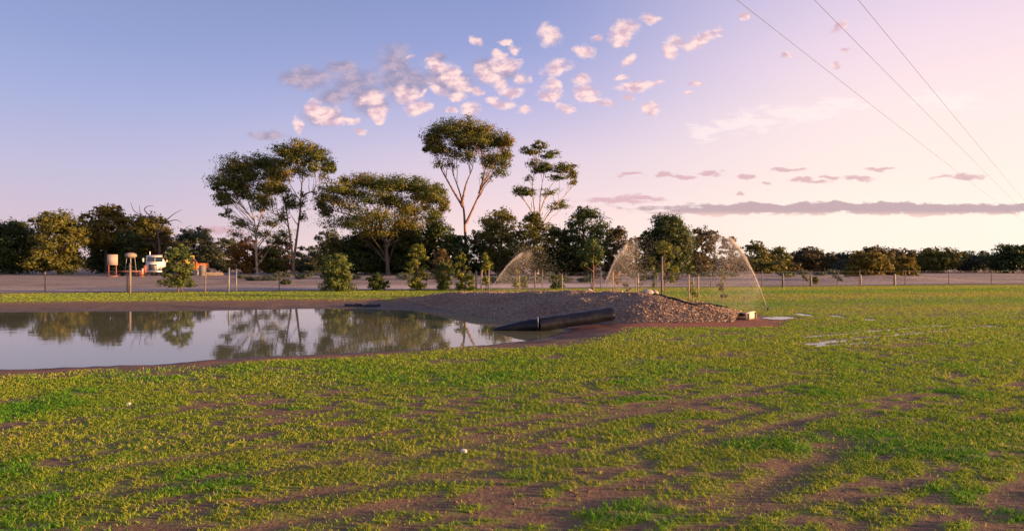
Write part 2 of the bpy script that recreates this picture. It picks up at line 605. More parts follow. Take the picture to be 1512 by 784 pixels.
def ground_z(x, y):
    sd = shore_sd(x, y)
    land = 0.020 * (fbm(x * 0.25, y * 0.25, 3, 3) - 0.5)
    c, s = math.cos(ROWS), math.sin(ROWS)
    u, v = x * c + y * s, -x * s + y * c
    near = np.exp(-np.maximum(y - 6, 0) / 14.0)
    land = land + 0.012 * near * (fbm(u * 0.9, v * 3.4, 5, 3) - 0.5) + 0.016 * near * (fbm(x * 6, y * 6, 8, 2) - 0.5)
    for p, q, wd in TRW:
        d, t = seg_dist(x, y, p, q)
        land = land - 0.008 * np.exp(-(d / wd) ** 2) + 0.002 * np.exp(-((d - 1.8 * wd) / (0.7 * wd)) ** 2)
    land = land - 0.030 * wet_mask(x, y)
    far = sstep(y, 15, 22)
    wid = 2.3 + 1.1 * far
    wob = (fbm(x * 0.9, y * 0.9, 21, 3) - 0.5) * 0.5
    t = np.clip((sd + wob) / wid, 0, 1)
    bank = np.clip(t, 0, 1)
    z = np.where(sd > 0, WATER_Z * (1 - sstep(bank, -0.25, 1.0) ) * 1.0 + land * t, WATER_Z - 0.0 + 0.25 * np.maximum(sd, -2.5))
    z = np.where(sd > 0, np.maximum(z, WATER_Z + 0.06 * np.minimum(sd, 1.0)), z)
    # low spoil heaps behind the fence on the right and a gentle swell far off
    z = z + 0.62 * np.exp(-(((x - 33.0) / 7.0) ** 2 + ((y - 53.5) / 2.8) ** 2))
    z = z + 0.9 * sstep(y, 110, 260) * (0.4 + fbm(x * 0.01, y * 0.01, 77, 3))
    return z


def lawn_mask(x, y, sd=None):
    if sd is None:
        sd = shore_sd(x, y)
    n = (fbm(x * 0.8, y * 0.8, 31, 4) - 0.5)
    near = 1 - sstep(y, 13, 19)
    edge = np.where(y < 19, 2.0, 3.0)
    lm = sstep(sd + n * 1.6, edge * 0.75, edge * 1.25)
    lm = lm * sstep(fence_y(x) - y + n * 0.5, 0.0, 0.35)
    mm = mound_mask(x, y, 0.15)
    lm = lm * sstep(mm + n * 0.35, 0.98, 1.14)
    # bare mud apron between the water, the pipe and the mound
    ap = np.exp(-(((x - 0.2) / 2.6) ** 2 + ((y - 20.4) / 3.2) ** 2))
    ap = np.maximum(ap, np.exp(-(((x + 2.2) / 2.6) ** 2 + ((y - 24.6) / 2.6) ** 2)))
    lm = lm * (1 - sstep(ap, 0.35, 0.6))
    # red soil along the front foot of the mound
    d, t = seg_dist(x, y, (1.2, 16.3), (6.6, 16.3))
    lm = lm * sstep(d + n * 1.6, 0.55, 1.25)
    return lm


def density(x, y):
    """how much of the soil the sparse new grass covers"""
    c, s = math.cos(ROWS), math.sin(ROWS)
    u, v = x * c + y * s, -x * s + y * c
    a = fbm(u * 0.7, v * 3.6, 41, 4)
    b = fbm(x * 1.4, y * 1.4, 43, 4)
    k = fbm(x * 7.5, y * 9.5, 45, 3)
    row = np.cos(2 * math.pi * (v / 0.21 + 0.8 * (fbm(x * 0.7, y * 0.7, 47, 2) - 0.5)))
    f = 0.36 * a + 0.22 * b + 0.42 * k + 0.045 * row
    bias = 0.026 + 0.050 * sstep(y, 5.0, 11.5)
    bias = bias - 0.030 * sstep(x, 1.8, 3.4) * (1 - sstep(y, 4.2, 6.0))
    d = sstep(f + bias, 0.455, 0.545)
    for p, q, wd in TRW:
        ds, t = seg_dist(x, y, p, q)
        wob = 0.5 + 1.0 * fbm(x * 1.7, y * 1.7, 61, 2)
        d = d * (1 - 0.9 * np.exp(-(ds / (wd * wob)) ** 2))
    d = d * (1 - 0.86 * sstep(wet_mask(x, y), 0.08, 0.40))
    return d


def axis_coords(segments):
    out = []
    for a, b, st in segments:
        out.append(np.arange(a, b, st))
    return np.concatenate(out)


def grow(a, step, ratio, end):
    out = [a]
    while out[-1] < end:
        step *= ratio
        out.append(out[-1] + step)
    return np.array(out)


def build_ground():
    xs = np.concatenate([-grow(11.0, 0.12, 1.13, 4000)[::-1], np.arange(-11.0 + 0.12, 11.5, 0.12), grow(11.5, 0.12, 1.13, 4000)])
    ys = np.concatenate([-grow(-2.2, 0.2, 1.25, 4000)[::-1], np.arange(2.25, 8, 0.07), np.arange(8, 16, 0.11), np.arange(16, 30, 0.2),
                         np.arange(30, 56, 0.45), grow(56, 0.6, 1.13, 5000)])
    X, Y = np.meshgrid(xs, ys)
    x, y = X.ravel(), Y.ravel()
    sd = shore_sd(x, y)
    z = ground_z(x, y)
    lm = lawn_mask(x, y, sd)
    de = np.where(y < 34, density(x, y), 1.0)
    nx, ny = len(xs), len(ys)
    i = np.arange(ny - 1)[:, None] * nx
    j = np.arange(nx - 1)[None, :]
    F = np.stack([i + j, i + j + 1, i + nx + j + 1, i + nx + j], axis=-1).reshape(-1, 4)
    g = Geo()
    g.add(np.stack([x, y, z], axis=1), F)
    o = g.build('ground', GROUND, smooth=True)
    tag(o, 'brown soil with thin new lawn sloping into the pond', 'ground', kind='structure')
    set_attr(o, 'lawn', lm)
    set_attr(o, 'cover', lm * de)
    set_attr(o, 'mud', (1 - sstep(sd, 0.2, np.where(y < 19, 1.1, 3.6))) * (sd > -3))
    d, t = seg_dist(x, y, (1.0, 16.3), (6.8, 16.3))
    n = fbm(x * 0.8, y * 0.8, 31, 4) - 0.5
    red = 1 - sstep(d + n, 0.8, 1.9)
    strip = (1 - sstep(np.abs(sd - 3.2 + n * 1.5), 0.2, 0.9)) * (y > 19) * (x < -3)
    red = np.maximum(red, strip)
    red = np.maximum(red, 0.7 * (1 - sstep(np.abs(sd - 0.7 + n * 0.8), 0.1, 0.5)) * (y < 19))
    set_attr(o, 'red', red)
    fy = y - fence_y(x)
    set_attr(o, 'road', sstep(fy + n * 1.2, 1.2, 2.2) * (1 - sstep(fy + n * 2 + 4.0 * sstep(x, 4, 14), 7.5, 10.0)) * (0.35 + 0.65 * sstep(x, -16, -8)) * (1 - 0.75 * sstep(x, 4, 14)))
    set_attr(o, 'beyond', sstep(fy, 0.0, 0.8))
    set_attr(o, 'verge', sstep(fy + n, -0.1, 0.4) * (1 - sstep(fy + n * 1.5, 1.0, 2.0)))
    set_attr(o, 'stripe', (0.5 + 0.5 * np.sin((fy + 1.2) / 9.0 * 2 * math.pi)) * sstep(x, 1, 4) * sstep(y, 18, 23))
    set_attr(o, 'wet', np.maximum(wet_mask(x, y), 0.8 * (1 - sstep(sd, 0.0, 0.5))))
    return o


def ground_material():
    m = bpy.data.materials.new('soil_and_lawn')
    m.use_nodes = True
    w = NT(m.node_tree)
    b = w.n['Principled BSDF']
    co = w.new('ShaderNodeTexCoord').outputs['Object']

    def at(nm):
        return w.new('ShaderNodeAttribute', attribute_name=nm).outputs['Fac']
    rot = w.new('ShaderNodeMapping')
    w.put(rot.inputs['Vector'], co)
    rot.inputs['Rotation'].default_value = (0, 0, -ROWS)
    rot.inputs['Scale'].default_value = (0.35, 1.0, 1.0)
    n_fine = w.noise(co, 22.0, 6.0, 0.65)
    n_mid = w.noise(co, 2.6, 5.0, 0.6)
    n_row = w.noise(rot.outputs[0], 3.0, 5.0, 0.6)
    n_big = w.noise(co, 0.22, 4.0, 0.6)
    soil = w.ramp(n_fine, [(0.28, (.120, .070, .040, 1)), (0.55, (.215, .135, .080, 1)), (0.8, (.310, .215, .140, 1))])
    soil = w.mix(w.step(n_mid, 0.35, 0.7, 0.0, 0.55), soil, (.150, .085, .058, 1))
    redc = w.ramp(n_fine, [(0.3, (.20, .065, .035, 1)), (0.7, (.36, .13, .075, 1))])
    mudc = w.ramp(n_mid, [(0.3, (.090, .062, .048, 1)), (0.55, (.150, .105, .082, 1)), (0.75, (.22, .165, .130, 1))])
    c = w.mix(at('mud'), soil, mudc)
    c = w.mix(w.math('MULTIPLY', at('red'), w.step(n_mid, 0.3, 0.6, 0.45, 0.95)), c, redc)
    # lawn tone below the blades, and alone far off
    turf = w.ramp(n_row, [(0.3, (.125, .185, .016, 1)), (0.55, (.215, .290, .026, 1)), (0.75, (.300, .335, .040, 1))])
    turf = w.mix(w.step(n_big, 0.4, 0.65, 0.0, 0.5), turf, (.140, .240, .022, 1))
    turf = w.mix(w.math('MULTIPLY', at('stripe'), 0.75), turf, (.095, .205, .020, 1))
    c = w.mix(w.math('MULTIPLY', at('cover'), w.step(n_fine, 0.25, 0.6, 0.55, 1.0)), c, turf)
    # ground past the fence: grey litter and a pale vehicle track
    lit = w.ramp(n_mid, [(0.3, (.150, .110, .082, 1)), (0.5, (.320, .250, .200, 1)), (0.72, (.470, .390, .320, 1))])
    lit = w.mix(w.step(n_big, 0.45, 0.6, 0.0, 0.6), lit, (.17, .125, .092, 1))
    c = w.mix(at('beyond'), c, lit)
    c = w.mix(w.math('MULTIPLY', at('road'), w.step(n_mid, 0.25, 0.6, 0.6, 1.0)), c, (.55, .44, .38, 1))
    c = w.mix(w.math('MULTIPLY', at('verge'), w.step(n_mid, 0.3, 0.6, 0.4, 0.95)), c, (.105, .075, .058, 1))
    wet = at('wet')
    c = w.mix(w.math('MULTIPLY', wet, 0.5), c, (.06, .045, .040, 1))
    w.put(b.inputs['Base Color'], c)
    w.put(b.inputs['Roughness'], w.math('MULTIPLY_ADD', wet, -0.5, 0.92))
    b.inputs['Specular IOR Level'].default_value = 0.25
    bp = w.new('ShaderNodeBump')
    bp.inputs['Strength'].default_value = 0.8
    bp.inputs['Distance'].default_value = 0.03
    w.put(bp.inputs['Height'], w.math('ADD', n_fine, w.math('MULTIPLY', n_mid, 0.8)))
    w.l.new(bp.outputs[0], b.inputs['Normal'])
    return m


GROUND = ground_material()
build_ground()


def water_material():
    m = bpy.data.materials.new('murky_pond_water')
    m.use_nodes = True
    w = NT(m.node_tree)
    b = w.n['Principled BSDF']
    co = w.new('ShaderNodeTexCoord').outputs['Object']
    n = w.noise(co, 0.35, 3.0)
    w.put(b.inputs['Base Color'], w.ramp(n, [(0.3, (.140, .145, .075, 1)), (0.7, (.180, .180, .100, 1))]))
    b.inputs['Roughness'].default_value = 0.03
    b.inputs['IOR'].default_value = 1.42
    bp = w.new('ShaderNodeBump')
    bp.inputs['Strength'].default_value = 0.10
    bp.inputs['Distance'].default_value = 0.012
    mp = w.new('ShaderNodeMapping')
    w.put(mp.inputs['Vector'], co)
    mp.inputs['Scale'].default_value = (1.0, 1.6, 1.0)
    w.put(bp.inputs['Height'], w.noise(mp.outputs[0], 1.6, 2.0))
    w.l.new(bp.outputs[0], b.inputs['Normal'])
    return m


WATER = water_material()


def build_pond():
    c = SHORE.mean(axis=0)
    nrm = []
    A = np.roll(SHORE, 1, axis=0)
    B = np.roll(SHORE, -1, axis=0)
    t = B - A
    t /= np.linalg.norm(t, axis=1, keepdims=True)
    nm = np.stack([t[:, 1], -t[:, 0]], axis=1)
    area = 0.5 * np.sum(SHORE[:, 0] * B[:, 1] - B[:, 0] * SHORE[:, 1])
    if area < 0:
        nm = -nm
    Q = SHORE + nm * 0.35
    g = Geo()
    V = [(p[0], p[1], WATER_Z) for p in Q]
    order = list(range(len(V)))
    if area < 0:
        order.reverse()
    g.add(V, [tuple(order)])
    o = g.build('pond_water', WATER)
    tag(o, 'still murky pond reflecting the trees and pale sky', 'pond', kind='structure')
    # shallow water standing in the wheel ruts
    wm = bpy.data.materials.new('puddle_water')
    wm.use_nodes = True
    b = wm.node_tree.nodes['Principled BSDF']
    b.inputs['Base Color'].default_value = (.10, .08, .07, 1)
    b.inputs['Roughness'].default_value = 0.12
    b.inputs['IOR'].default_value = 1.333
    for k, (p, q, wd) in enumerate(WTW):
        p, q = np.array(p), np.array(q)
        e = (q - p) / np.linalg.norm(q - p)
        n = np.array([-e[1], e[0]])
        L = np.linalg.norm(q - p)
        pts = []
        N = max(8, int(L / 0.2))
        rr = np.random.default_rng(100 + k)
        cl = ground_z(p[0] + e[0] * L * np.arange(N + 1) / N, p[1] + e[1] * L * np.arange(N + 1) / N)
        cl = np.convolve(np.pad(cl, 2, 'edge'), np.ones(5) / 5, 'valid') + 0.0148
        V, F = [], []
        for i in range(N + 1):
            edge = 0.35 if i in (0, N) else 1.0
            for sg in (-1, 1):
                q_ = p + e * L * i / N + sg * n * wd * edge * (0.9 + 0.8 * rr.random())
                V.append((q_[0], q_[1], cl[i]))
        F = [(2 * i, 2 * i + 2, 2 * i + 3, 2 * i + 1) for i in range(N)]
        g = Geo()
        g.add(V, F)
        o = g.build('puddle', wm)
        tag(o, kind='structure')
    return


build_pond()


# ------------------------------------------------------------------ mulch mound
def mulch_material():
    m = bpy.data.materials.new('woodchip_mulch')
    m.use_nodes = True
    w = NT(m.node_tree)
    b = w.n['Principled BSDF']
    co = w.new('ShaderNodeTexCoord').outputs['Object']
    n = w.noise(co, 14.0, 6.0, 0.7)
    big = w.noise(co, 0.7, 3.0)
    c = w.ramp(n, [(0.3, (.090, .058, .038, 1)), (0.5, (.240, .165, .115, 1)), (0.7, (.370, .275, .200, 1))])
    c = w.mix(w.step(big, 0.45, 0.65, 0.0, 0.5), c, (.13, .065, .048, 1))
    w.put(b.inputs['Base Color'], c)
    b.inputs['Roughness'].default_value = 0.95
    bp = w.new('ShaderNodeBump')
    bp.inputs['Strength'].default_value = 1.0
    bp.inputs['Distance'].default_value = 0.05
    w.put(bp.inputs['Height'], n)
    w.l.new(bp.outputs[0], b.inputs['Normal'])
    return m


def mound_surface(s, t):
    """s 0..1 along, t -1..1 across (negative faces the pond); returns points"""
    k = np.linspace(0, 1, len(AXIS))
    ax = np.stack([np.interp(s, k, AXIS[:, i]) for i in range(4)], axis=-1)
    tx = np.gradient(np.interp(np.linspace(0, 1, 200), k, AXIS[:, 0]))
    ty = np.gradient(np.interp(np.linspace(0, 1, 200), k, AXIS[:, 1]))
    ker = np.ones(31) / 31
    tx = np.convolve(np.pad(tx, 15, 'edge'), ker, 'valid')
    ty = np.convolve(np.pad(ty, 15, 'edge'), ker, 'valid')
    dx = np.interp(s, np.linspace(0, 1, 200), tx)
    dy = np.interp(s, np.linspace(0, 1, 200), ty)
    ln = np.hypot(dx, dy)
    nx, ny = -dy / ln, dx / ln
    x = ax[..., 0] + nx * t * ax[..., 2]
    y = ax[..., 1] + ny * t * ax[..., 2]
    prof = np.cos(np.clip(np.abs(t), 0, 1) * math.pi / 2) ** 1.25
    z = ax[..., 3] * prof * (0.82 + 0.36 * fbm(x * 0.9, y * 0.9, 91, 3)) + 0.10 * (fbm(x * 2.6, y * 2.6, 92, 4) - 0.5) * prof
    zg = ground_z(x.ravel(), y.ravel()).reshape(x.shape)
    return np.stack([x, y, zg + z - 0.05 * (np.abs(t) > 0.985)], axis=-1)


def build_mound():
    ns, nt = 130, 60
    S, T = np.meshgrid(np.linspace(0, 1, ns), np.linspace(-1, 1, nt), indexing='ij')
    Pm = mound_surface(S, T)
    V = Pm.reshape(-1, 3)
    i = np.arange(ns - 1)[:, None] * nt
    j = np.arange(nt - 1)[None, :]
    F = np.stack([i + j, i + nt + j, i + nt + j + 1, i + j + 1], axis=-1).reshape(-1, 4)
    g = Geo()
    g.add(V, F[:, ::-1])
    o = g.build('mulch_mound', mulch_material(), smooth=True)
    tag(o, 'long low mound of grey brown woodchip mulch beside the pond', 'mound', kind='structure')
    # loose chips lying on it
    n = 27000
    s = rng.random(n) * 0.97 + 0.02
    t = rng.random(n) * 2.1 - 1.05
    p = mound_surface(s, t)
    L = 0.014 + 0.045 * rng.random(n) ** 2.2
    chips(p, L)


def chips(p, L):
    n = len(p)
    a = rng.normal(size=(n, 3))
    a[:, 2] *= 0.45
    a /= np.linalg.norm(a, axis=1, keepdims=True)
    b = np.cross(a, rng.normal(size=(n, 3)))
    b /= np.linalg.norm(b, axis=1, keepdims=True)
    c = np.cross(a, b)
    L = L[:, None]
    cen = p + np.array([0, 0, 0.008])
    V = np.stack([cen - a * L, cen + a * L * 0.9 + b * L * 0.3, cen + b * L * 0.45 - a * 0.2 * L, cen + c * L * 0.4 + a * 0.3 * L, cen - b * L * 0.35], axis=1)
    base = (np.arange(n) * 5)[:, None, None]
    F = base + np.array([(0, 2, 3), (2, 1, 3), (1, 4, 3), (4, 0, 3), (0, 4, 2), (4, 1, 2)])[None]
    g = Geo()
    g.add(V.reshape(-1, 3), F.reshape(-1, 3), np.repeat(rng.random(n), 5))
    m = bpy.data.materials.new('loose_woodchips')
    m.use_nodes = True
    w = NT(m.node_tree)
    at = w.new('ShaderNodeAttribute', attribute_name='tint')
    cc = w.ramp(at.outputs['Fac'], [(0.0, (.130, .078, .048, 1)), (0.35, (.310, .205, .135, 1)), (0.7, (.410, .300, .210, 1)), (1.0, (.52, .41, .31, 1))])
    bs = w.n['Principled BSDF']
    w.put(bs.inputs['Base Color'], cc)
    bs.inputs['Roughness'].default_value = 0.9
    o = g.build('woodchips', m, attr='tint')
    tag(o, 'loose woodchips scattered over the long mulch mound', 'woodchips', kind='stuff')


build_mound()


# ------------------------------------------------------------------ grass blades
def grass_mesh(x, y, h, wd, hue, name_geo, lean=1.15):
    n = len(x)
    z = ground_z(x, y)
    th = rng.random(n) * 2 * math.pi
    d = np.stack([np.cos(th), np.sin(th), np.zeros(n)], axis=1)
    ph = rng.random(n) * 2 * math.pi
    ln = (0.25 + lean * rng.random(n)) * h
    bend = np.stack([np.cos(ph) * ln, np.sin(ph) * ln, np.zeros(n)], axis=1)
    p = np.stack([x, y, z - 0.004], axis=1)
    up = np.array([0, 0, 1.0])
    hh = h[:, None]
    ww = wd[:, None]
    V = np.stack([p - d * ww, p + d * ww, p + bend * 0.35 + up * hh * 0.6 + d * ww * 0.8, p + bend * 0.35 + up * hh * 0.6 - d * ww * 0.8,
                  p + bend + up * hh * 0.98], axis=1)
    base = (np.arange(n) * 5)[:, None]
    Q = base + np.array([0, 1, 2, 3])
    T = base + np.array([3, 2, 4])
    g = name_geo
    n0 = g.n
    g.add(V.reshape(-1, 3), Q, np.repeat(hue, 5))
    g.f.append(T + n0)


def scatter_grass():
    g = Geo()
    zones = [(2.9, 5.2, 6300, 0.027, 0.0032), (5.2, 8.0, 3300, 0.029, 0.0046), (8.0, 12.0, 1350, 0.036, 0.0072),
             (12.0, 18.0, 500, 0.034, 0.012), (18.0, 27.0, 230, 0.024, 0.016), (27.0, 46.0, 95, 0.026, 0.030)]
    for (y0, y1, den, hgt, wid) in zones:
        xl, xr = -0.88 * y1 - 0.5, 0.88 * y1 + 0.5
        n = int((xr - xl) * (y1 - y0) * den)
        x = rng.uniform(xl, xr, n)
        y = rng.uniform(y0, y1, n)
        k = np.abs(x) < 0.88 * y + 0.6
        x, y = x[k], y[k]
        # blades gather in tufts
        gx_, gy_ = x + 0.05 * vnoise(x * 9, y * 9, 211), y + 0.05 * vnoise(x * 9, y * 9, 212)
        tx = np.floor(gx_ / 0.055) + 0.5
        ty = np.floor(gy_ / 0.055) + 0.5
        jx = vnoise(tx * 7.1, ty * 7.1, 201) - 0.5
        jy = vnoise(tx * 7.1, ty * 7.1, 202) - 0.5
        pull = 0.42 if y1 < 12 else 0.0
        x2 = x + ((tx + jx * 0.8) * 0.055 - x) * pull
        y2 = y + ((ty + jy * 0.8) * 0.055 - y) * pull
        x, y = x2, y2
        sd = shore_sd(x, y)
        lm = lawn_mask(x, y, sd)
        de = density(x, y) if y0 < 28 else np.ones_like(x)
        prob = lm * (0.02 + 0.98 * de)
        k = rng.random(len(x)) < prob
        x, y, de = x[k], y[k], de[k]
        n = len(x)
        patch = fbm(x * 0.9, y * 0.9, 71, 3)
        lush = sstep(fbm(x * 1.3, y * 1.3, 73, 3), 0.56, 0.70) * (1 - sstep(y, 6, 12)) + 0.35 * sstep(x, 1.0, 4.0) * (1 - sstep(y, 4.0, 7.0)) * sstep(fbm(x * 1.6, y * 1.6, 74, 3), 0.45, 0.6)
        stripe = 0.5 + 0.5 * np.sin((y - fence_y(x) + 1.2) / 9.0 * 2 * math.pi)
        hue = 0.565 + 0.40 * (patch - 0.5) + np.where(y < 6, 0.15, 0.10) * rng.normal(size=n) - 0.42 * lush
        hue = hue + (0.08 - 0.55 * (stripe - 0.5)) * sstep(y, 18, 23) * sstep(x, 1, 4)
        dry = rng.random(n) < np.where(y < 6, 0.08, np.where(y < 12, 0.04, 0.015))
        hue = np.where(dry, 0.97, np.clip(hue, 0.02, 0.86))
        h = hgt * (0.55 + 0.75 * rng.random(n)) * (0.75 + 0.35 * de + 0.4 * np.clip(lush, 0, 1))
        wd = wid * (0.6 + 0.7 * rng.random(n))
        grass_mesh(x, y, h, wd, hue, g)
    m = bpy.data.materials.new('new_lawn_grass')
    m.use_nodes = True
    w = NT(m.node_tree)
    at = w.new('ShaderNodeAttribute', attribute_name='tint')
    c = w.ramp(at.outputs['Fac'], [(0.0, (.075, .265, .015, 1)), (0.3, (.160, .315, .021, 1)), (0.55, (.250, .340, .028, 1)),
                                   (0.85, (.350, .350, .050, 1)), (1.0, (.50, .38, .17, 1))])
    b = w.n['Principled BSDF']
    w.put(b.inputs['Base Color'], c)
    b.inputs['Roughness'].default_value = 0.6
    b.inputs['Specular IOR Level'].default_value = 0.2
    tr = w.new('ShaderNodeBsdfTranslucent')
    w.put(tr.inputs[0], c)
    mx = w.new('ShaderNodeMixShader')
    mx.inputs[0].default_value = 0.4
    w.l.new(b.outputs[0], mx.inputs[1])
    w.l.new(tr.outputs[0], mx.inputs[2])
    w.l.new(mx.outputs[0], w.n['Material Output'].inputs[0])
    o = g.build('lawn_grass', m, attr='tint')
    tag(o, 'short yellow green new grass growing in sparse rows on the soil', 'grass', kind='stuff')
    print('grass blades', g.n // 5)


scatter_grass()


def soil_clods():
    n = 16000
    y = 2.9 + 7.5 * rng.random(n) ** 1.3
    x = rng.uniform(-0.9, 0.9, n) * (y + 0.4)
    k = rng.random(n) > 0.75 * density(x, y)
    x, y = x[k], y[k]
    p = np.stack([x, y, ground_z(x, y) - 0.004], axis=1)
    n = len(x)
    L = 0.003 + 0.011 * rng.random(n) ** 3
    d_ = rng.normal(size=(n, 6, 3)) * 0.28
    base = np.array([(1, 0, 0), (-1, 0, 0), (0, 1, 0), (0, -1, 0), (0, 0, .8), (0, 0, -.5)])
    V = p[:, None, :] + (base[None] + d_) * L[:, None, None]
    Fb = np.array([(0, 2, 4), (2, 1, 4), (1, 3, 4), (3, 0, 4), (2, 0, 5), (1, 2, 5), (3, 1, 5), (0, 3, 5)])
    F = ((np.arange(n) * 6)[:, None, None] + Fb[None]).reshape(-1, 3)
    g = Geo()
    g.add(V.reshape(-1, 3), F)
    o = g.build('soil_clods', mat('crumbled_soil', (.15, .098, .064), 0.95, var=0.4, scale=3.0))
    tag(o, 'small crumbs of brown soil between the new grass', 'soil', kind='stuff')


soil_clods()


# ------------------------------------------------------------------ trees
class Tree:
    """trunk tubes and leaf clumps around a base point"""
    def __init__(self, base, d, seed):
        self.base = np.asarray(base, dtype=float)
        self.d = d
        self.r = np.random.default_rng(seed)
        self.wood = Geo()
        self.nodes = []       # (point, radius)
        self.leaf = []        # arrays c, size, tint
        self.leafscale = 0.0032 * d

    def trunk(self, pts, r0, r1, wob=0.0):
        pts = np.asarray(pts, dtype=float)
        k = np.linspace(0, 1, len(pts))
        kk = np.linspace(0, 1, (len(pts) - 1) * 5 + 1)
        Q = np.stack([np.interp(kk, k, pts[:, i]) for i in range(3)], axis=1)
        if len(Q) > 5:
            for _ in range(3):
                Q[1:-1] = 0.25 * Q[:-2] + 0.5 * Q[1:-1] + 0.25 * Q[2:]
        ph = self.r.random(3) * 6
        ln = np.linalg.norm(pts[-1] - pts[0])
        Q[:, 0] += wob * ln * np.sin(kk * 7 + ph[0]) * kk * 0.5
        Q[:, 1] += wob * ln * np.sin(kk * 6 + ph[1]) * kk * 0.5
        rad = r0 + (r1 - r0) * kk ** 0.8
        rad[0] *= 1.35
        self.wood.tube(Q, rad, 8 if r0 > 0.08 else 5)
        self.main = getattr(self, 'main', []) + list(zip(Q, rad))
        for q, rr in zip(Q, rad):
            self.nodes.append((q, rr))
        return Q

    def limb_to(self, c, rend=0.02, droop=0.0, thick=0.55):
        """a branch from the best place on the wood so far to point c"""
        best, bs = None, 1e18
        for q, rr in self.nodes:
            dv = c - q
            ds = np.linalg.norm(dv)
            rise = dv[2] / (ds + 1e-6)
            cost = ds * (1.0 + 1.6 * max(0.0, 0.45 - rise))
            if cost < bs:
                bs, best = cost, (q, rr)
        if best is None:
            return
        q, rr = best
        ds = np.linalg.norm(c - q)
        if ds < 0.05:
            return
        ctrl = q * 0.55 + c * 0.45 + np.array([0, 0, 0.10 * ds]) + self.r.normal(size=3) * 0.07 * ds
        t = np.linspace(0, 1, 8)[:, None]
        Q = (1 - t) ** 2 * q + 2 * t * (1 - t) * ctrl + t * t * c
        Q[1:-1] += self.r.normal(size=(6, 3)) * 0.018 * ds
        r0 = max(rend * 1.3, min(rr * 0.75, thick * rr + 0.01))
        rad = np.linspace(r0, rend, 8)
        self.wood.tube(Q, rad, 5)
        for a, b in zip(Q[2:], rad[2:]):
            self.nodes.append((a, b))

    def rays(self, c, rad, num):
        """slender steep branches fanning from the main stems into a leaf mass"""
        for _ in range(num):
            e = c + self.r.normal(size=3) * rad * np.array([.45, .45, .25])
            cand = []
            for q, rr in self.main:
                dv = e - q
                hz = math.hypot(dv[0], dv[1])
                ds = np.linalg.norm(dv)
                if dv[2] > 0.75 * hz and ds > 1.6 and ds < 9.0:
                    cand.append((ds * (0.8 + 0.4 * self.r.random()) * (1 + hz / (dv[2] + .1)), q, rr))
            if not cand:
                continue
            _c, q, rr = min(cand, key=lambda z_: z_[0])
            ds = np.linalg.norm(e - q)
            ctrl = q * 0.5 + e * 0.5 + np.array([0, 0, 0.08 * ds]) + self.r.normal(size=3) * 0.05 * ds
            t = np.linspace(0, 1, 8)[:, None]
            Q = (1 - t) ** 2 * q + 2 * t * (1 - t) * ctrl + t * t * e
            Q[1:-1] += self.r.normal(size=(6, 3)) * 0.012 * ds
            self.wood.tube(Q, np.linspace(min(0.085, rr * 0.6), 0.02, 8), 5, cap=False)

    def clump(self, c, rad, n, tone=0.0, flat=0.35, sub=None, spread=0.20, twigs=3, limb=True, rend=0.02):
        c = np.asarray(c, dtype=float)
        rad = np.asarray(rad, dtype=float)
        if limb and len(self.nodes):
            self.limb_to(c - np.array([0, 0, rad[2] * 0.35]), rend)
        sub = sub or max(8, int(n / 16))
        v = self.r.normal(size=(sub, 3))
        v /= np.linalg.norm(v, axis=1, keepdims=True)
        rr = self.r.random(sub) ** 0.42
        v[:, 2] = np.where(v[:, 2] < -flat, v[:, 2] * 0.45, v[:, 2])
        sc = c + v * rr[:, None] * rad
        if limb:
            for k in range(min(twigs, sub)):
                e = sc[k]
                s = c - np.array([0, 0, rad[2] * 0.35])
                mid = (s + e) / 2 + self.r.normal(size=3) * 0.06 * rad
                self.wood.tube(np.array([s, mid, e]), np.array([rend, rend * 0.7, rend * 0.35]), 4, cap=False)
        wgt = 0.45 + self.r.random(sub)
        which = self.r.choice(sub, n, p=wgt / wgt.sum())
        g = self.r.normal(size=(n, 3))
        ssz = spread * rad * (0.65 + 0.7 * self.r.random(sub))[which][:, None]
        p = sc[which] + g * ssz * np.array([1.0, 1.0, 0.8])
        subt = self.r.normal(size=sub) * 0.10
        tint = 0.46 + tone + subt[which] + 0.16 * self.r.normal(size=n)
        ov = (p - c) / rad
        ov /= np.maximum(np.linalg.norm(ov, axis=1, keepdims=True), 1e-6)
        os_ = g + self.r.normal(size=(n, 3)) * 0.3
        os_ /= np.linalg.norm(os_, axis=1, keepdims=True)
        self.leaf.append((p, tint, ov * 0.75 + os_ * 0.45))

    def finish(self, name, label, pal, bark, cat='tree', group=None, aspect=0.46, size=1.0, hang=0.35):
        p = np.concatenate([q[0] for q in self.leaf])
        tint = np.clip(np.concatenate([q[1] for q in self.leaf]), 0.0, 1.0)
        outw = np.concatenate([q[2] for q in self.leaf])
        n = len(p)
        L = self.leafscale * size * (0.6 + 0.8 * self.r.random(n))[:, None]
        nr = outw + self.r.normal(size=(n, 3)) * 0.42          # leaves mostly face out of their clump
        a = self.r.normal(size=(n, 3))
        a[:, 2] -= hang
        a -= nr * (np.sum(a * nr, axis=1) / np.sum(nr * nr, axis=1))[:, None]
        a /= np.linalg.norm(a, axis=1, keepdims=True)
        b = np.cross(nr, a)
        b /= np.linalg.norm(b, axis=1, keepdims=True)
        bend = np.cross(a, b) * L * 0.12
        V = np.stack([p - a * L * 0.5, p + b * L * aspect * 0.5 + bend, p + a * L * 0.5, p - b * L * aspect * 0.5 + bend], axis=1).reshape(-1, 3)
        zmin = ground_z(np.array([self.base[0]]), np.array([self.base[1]]))[0] + 0.02
        V[:, 2] = np.maximum(V[:, 2], zmin)
        F = (np.arange(n) * 4)[:, None] + np.arange(4)[None]
        root = empty(name, tuple(self.base), 0, label, cat, group)
        g = Geo()
        g.add(V - self.base, F, np.repeat(tint, 4))
        g.build('crown', LEAF[pal], root, attr='tint')
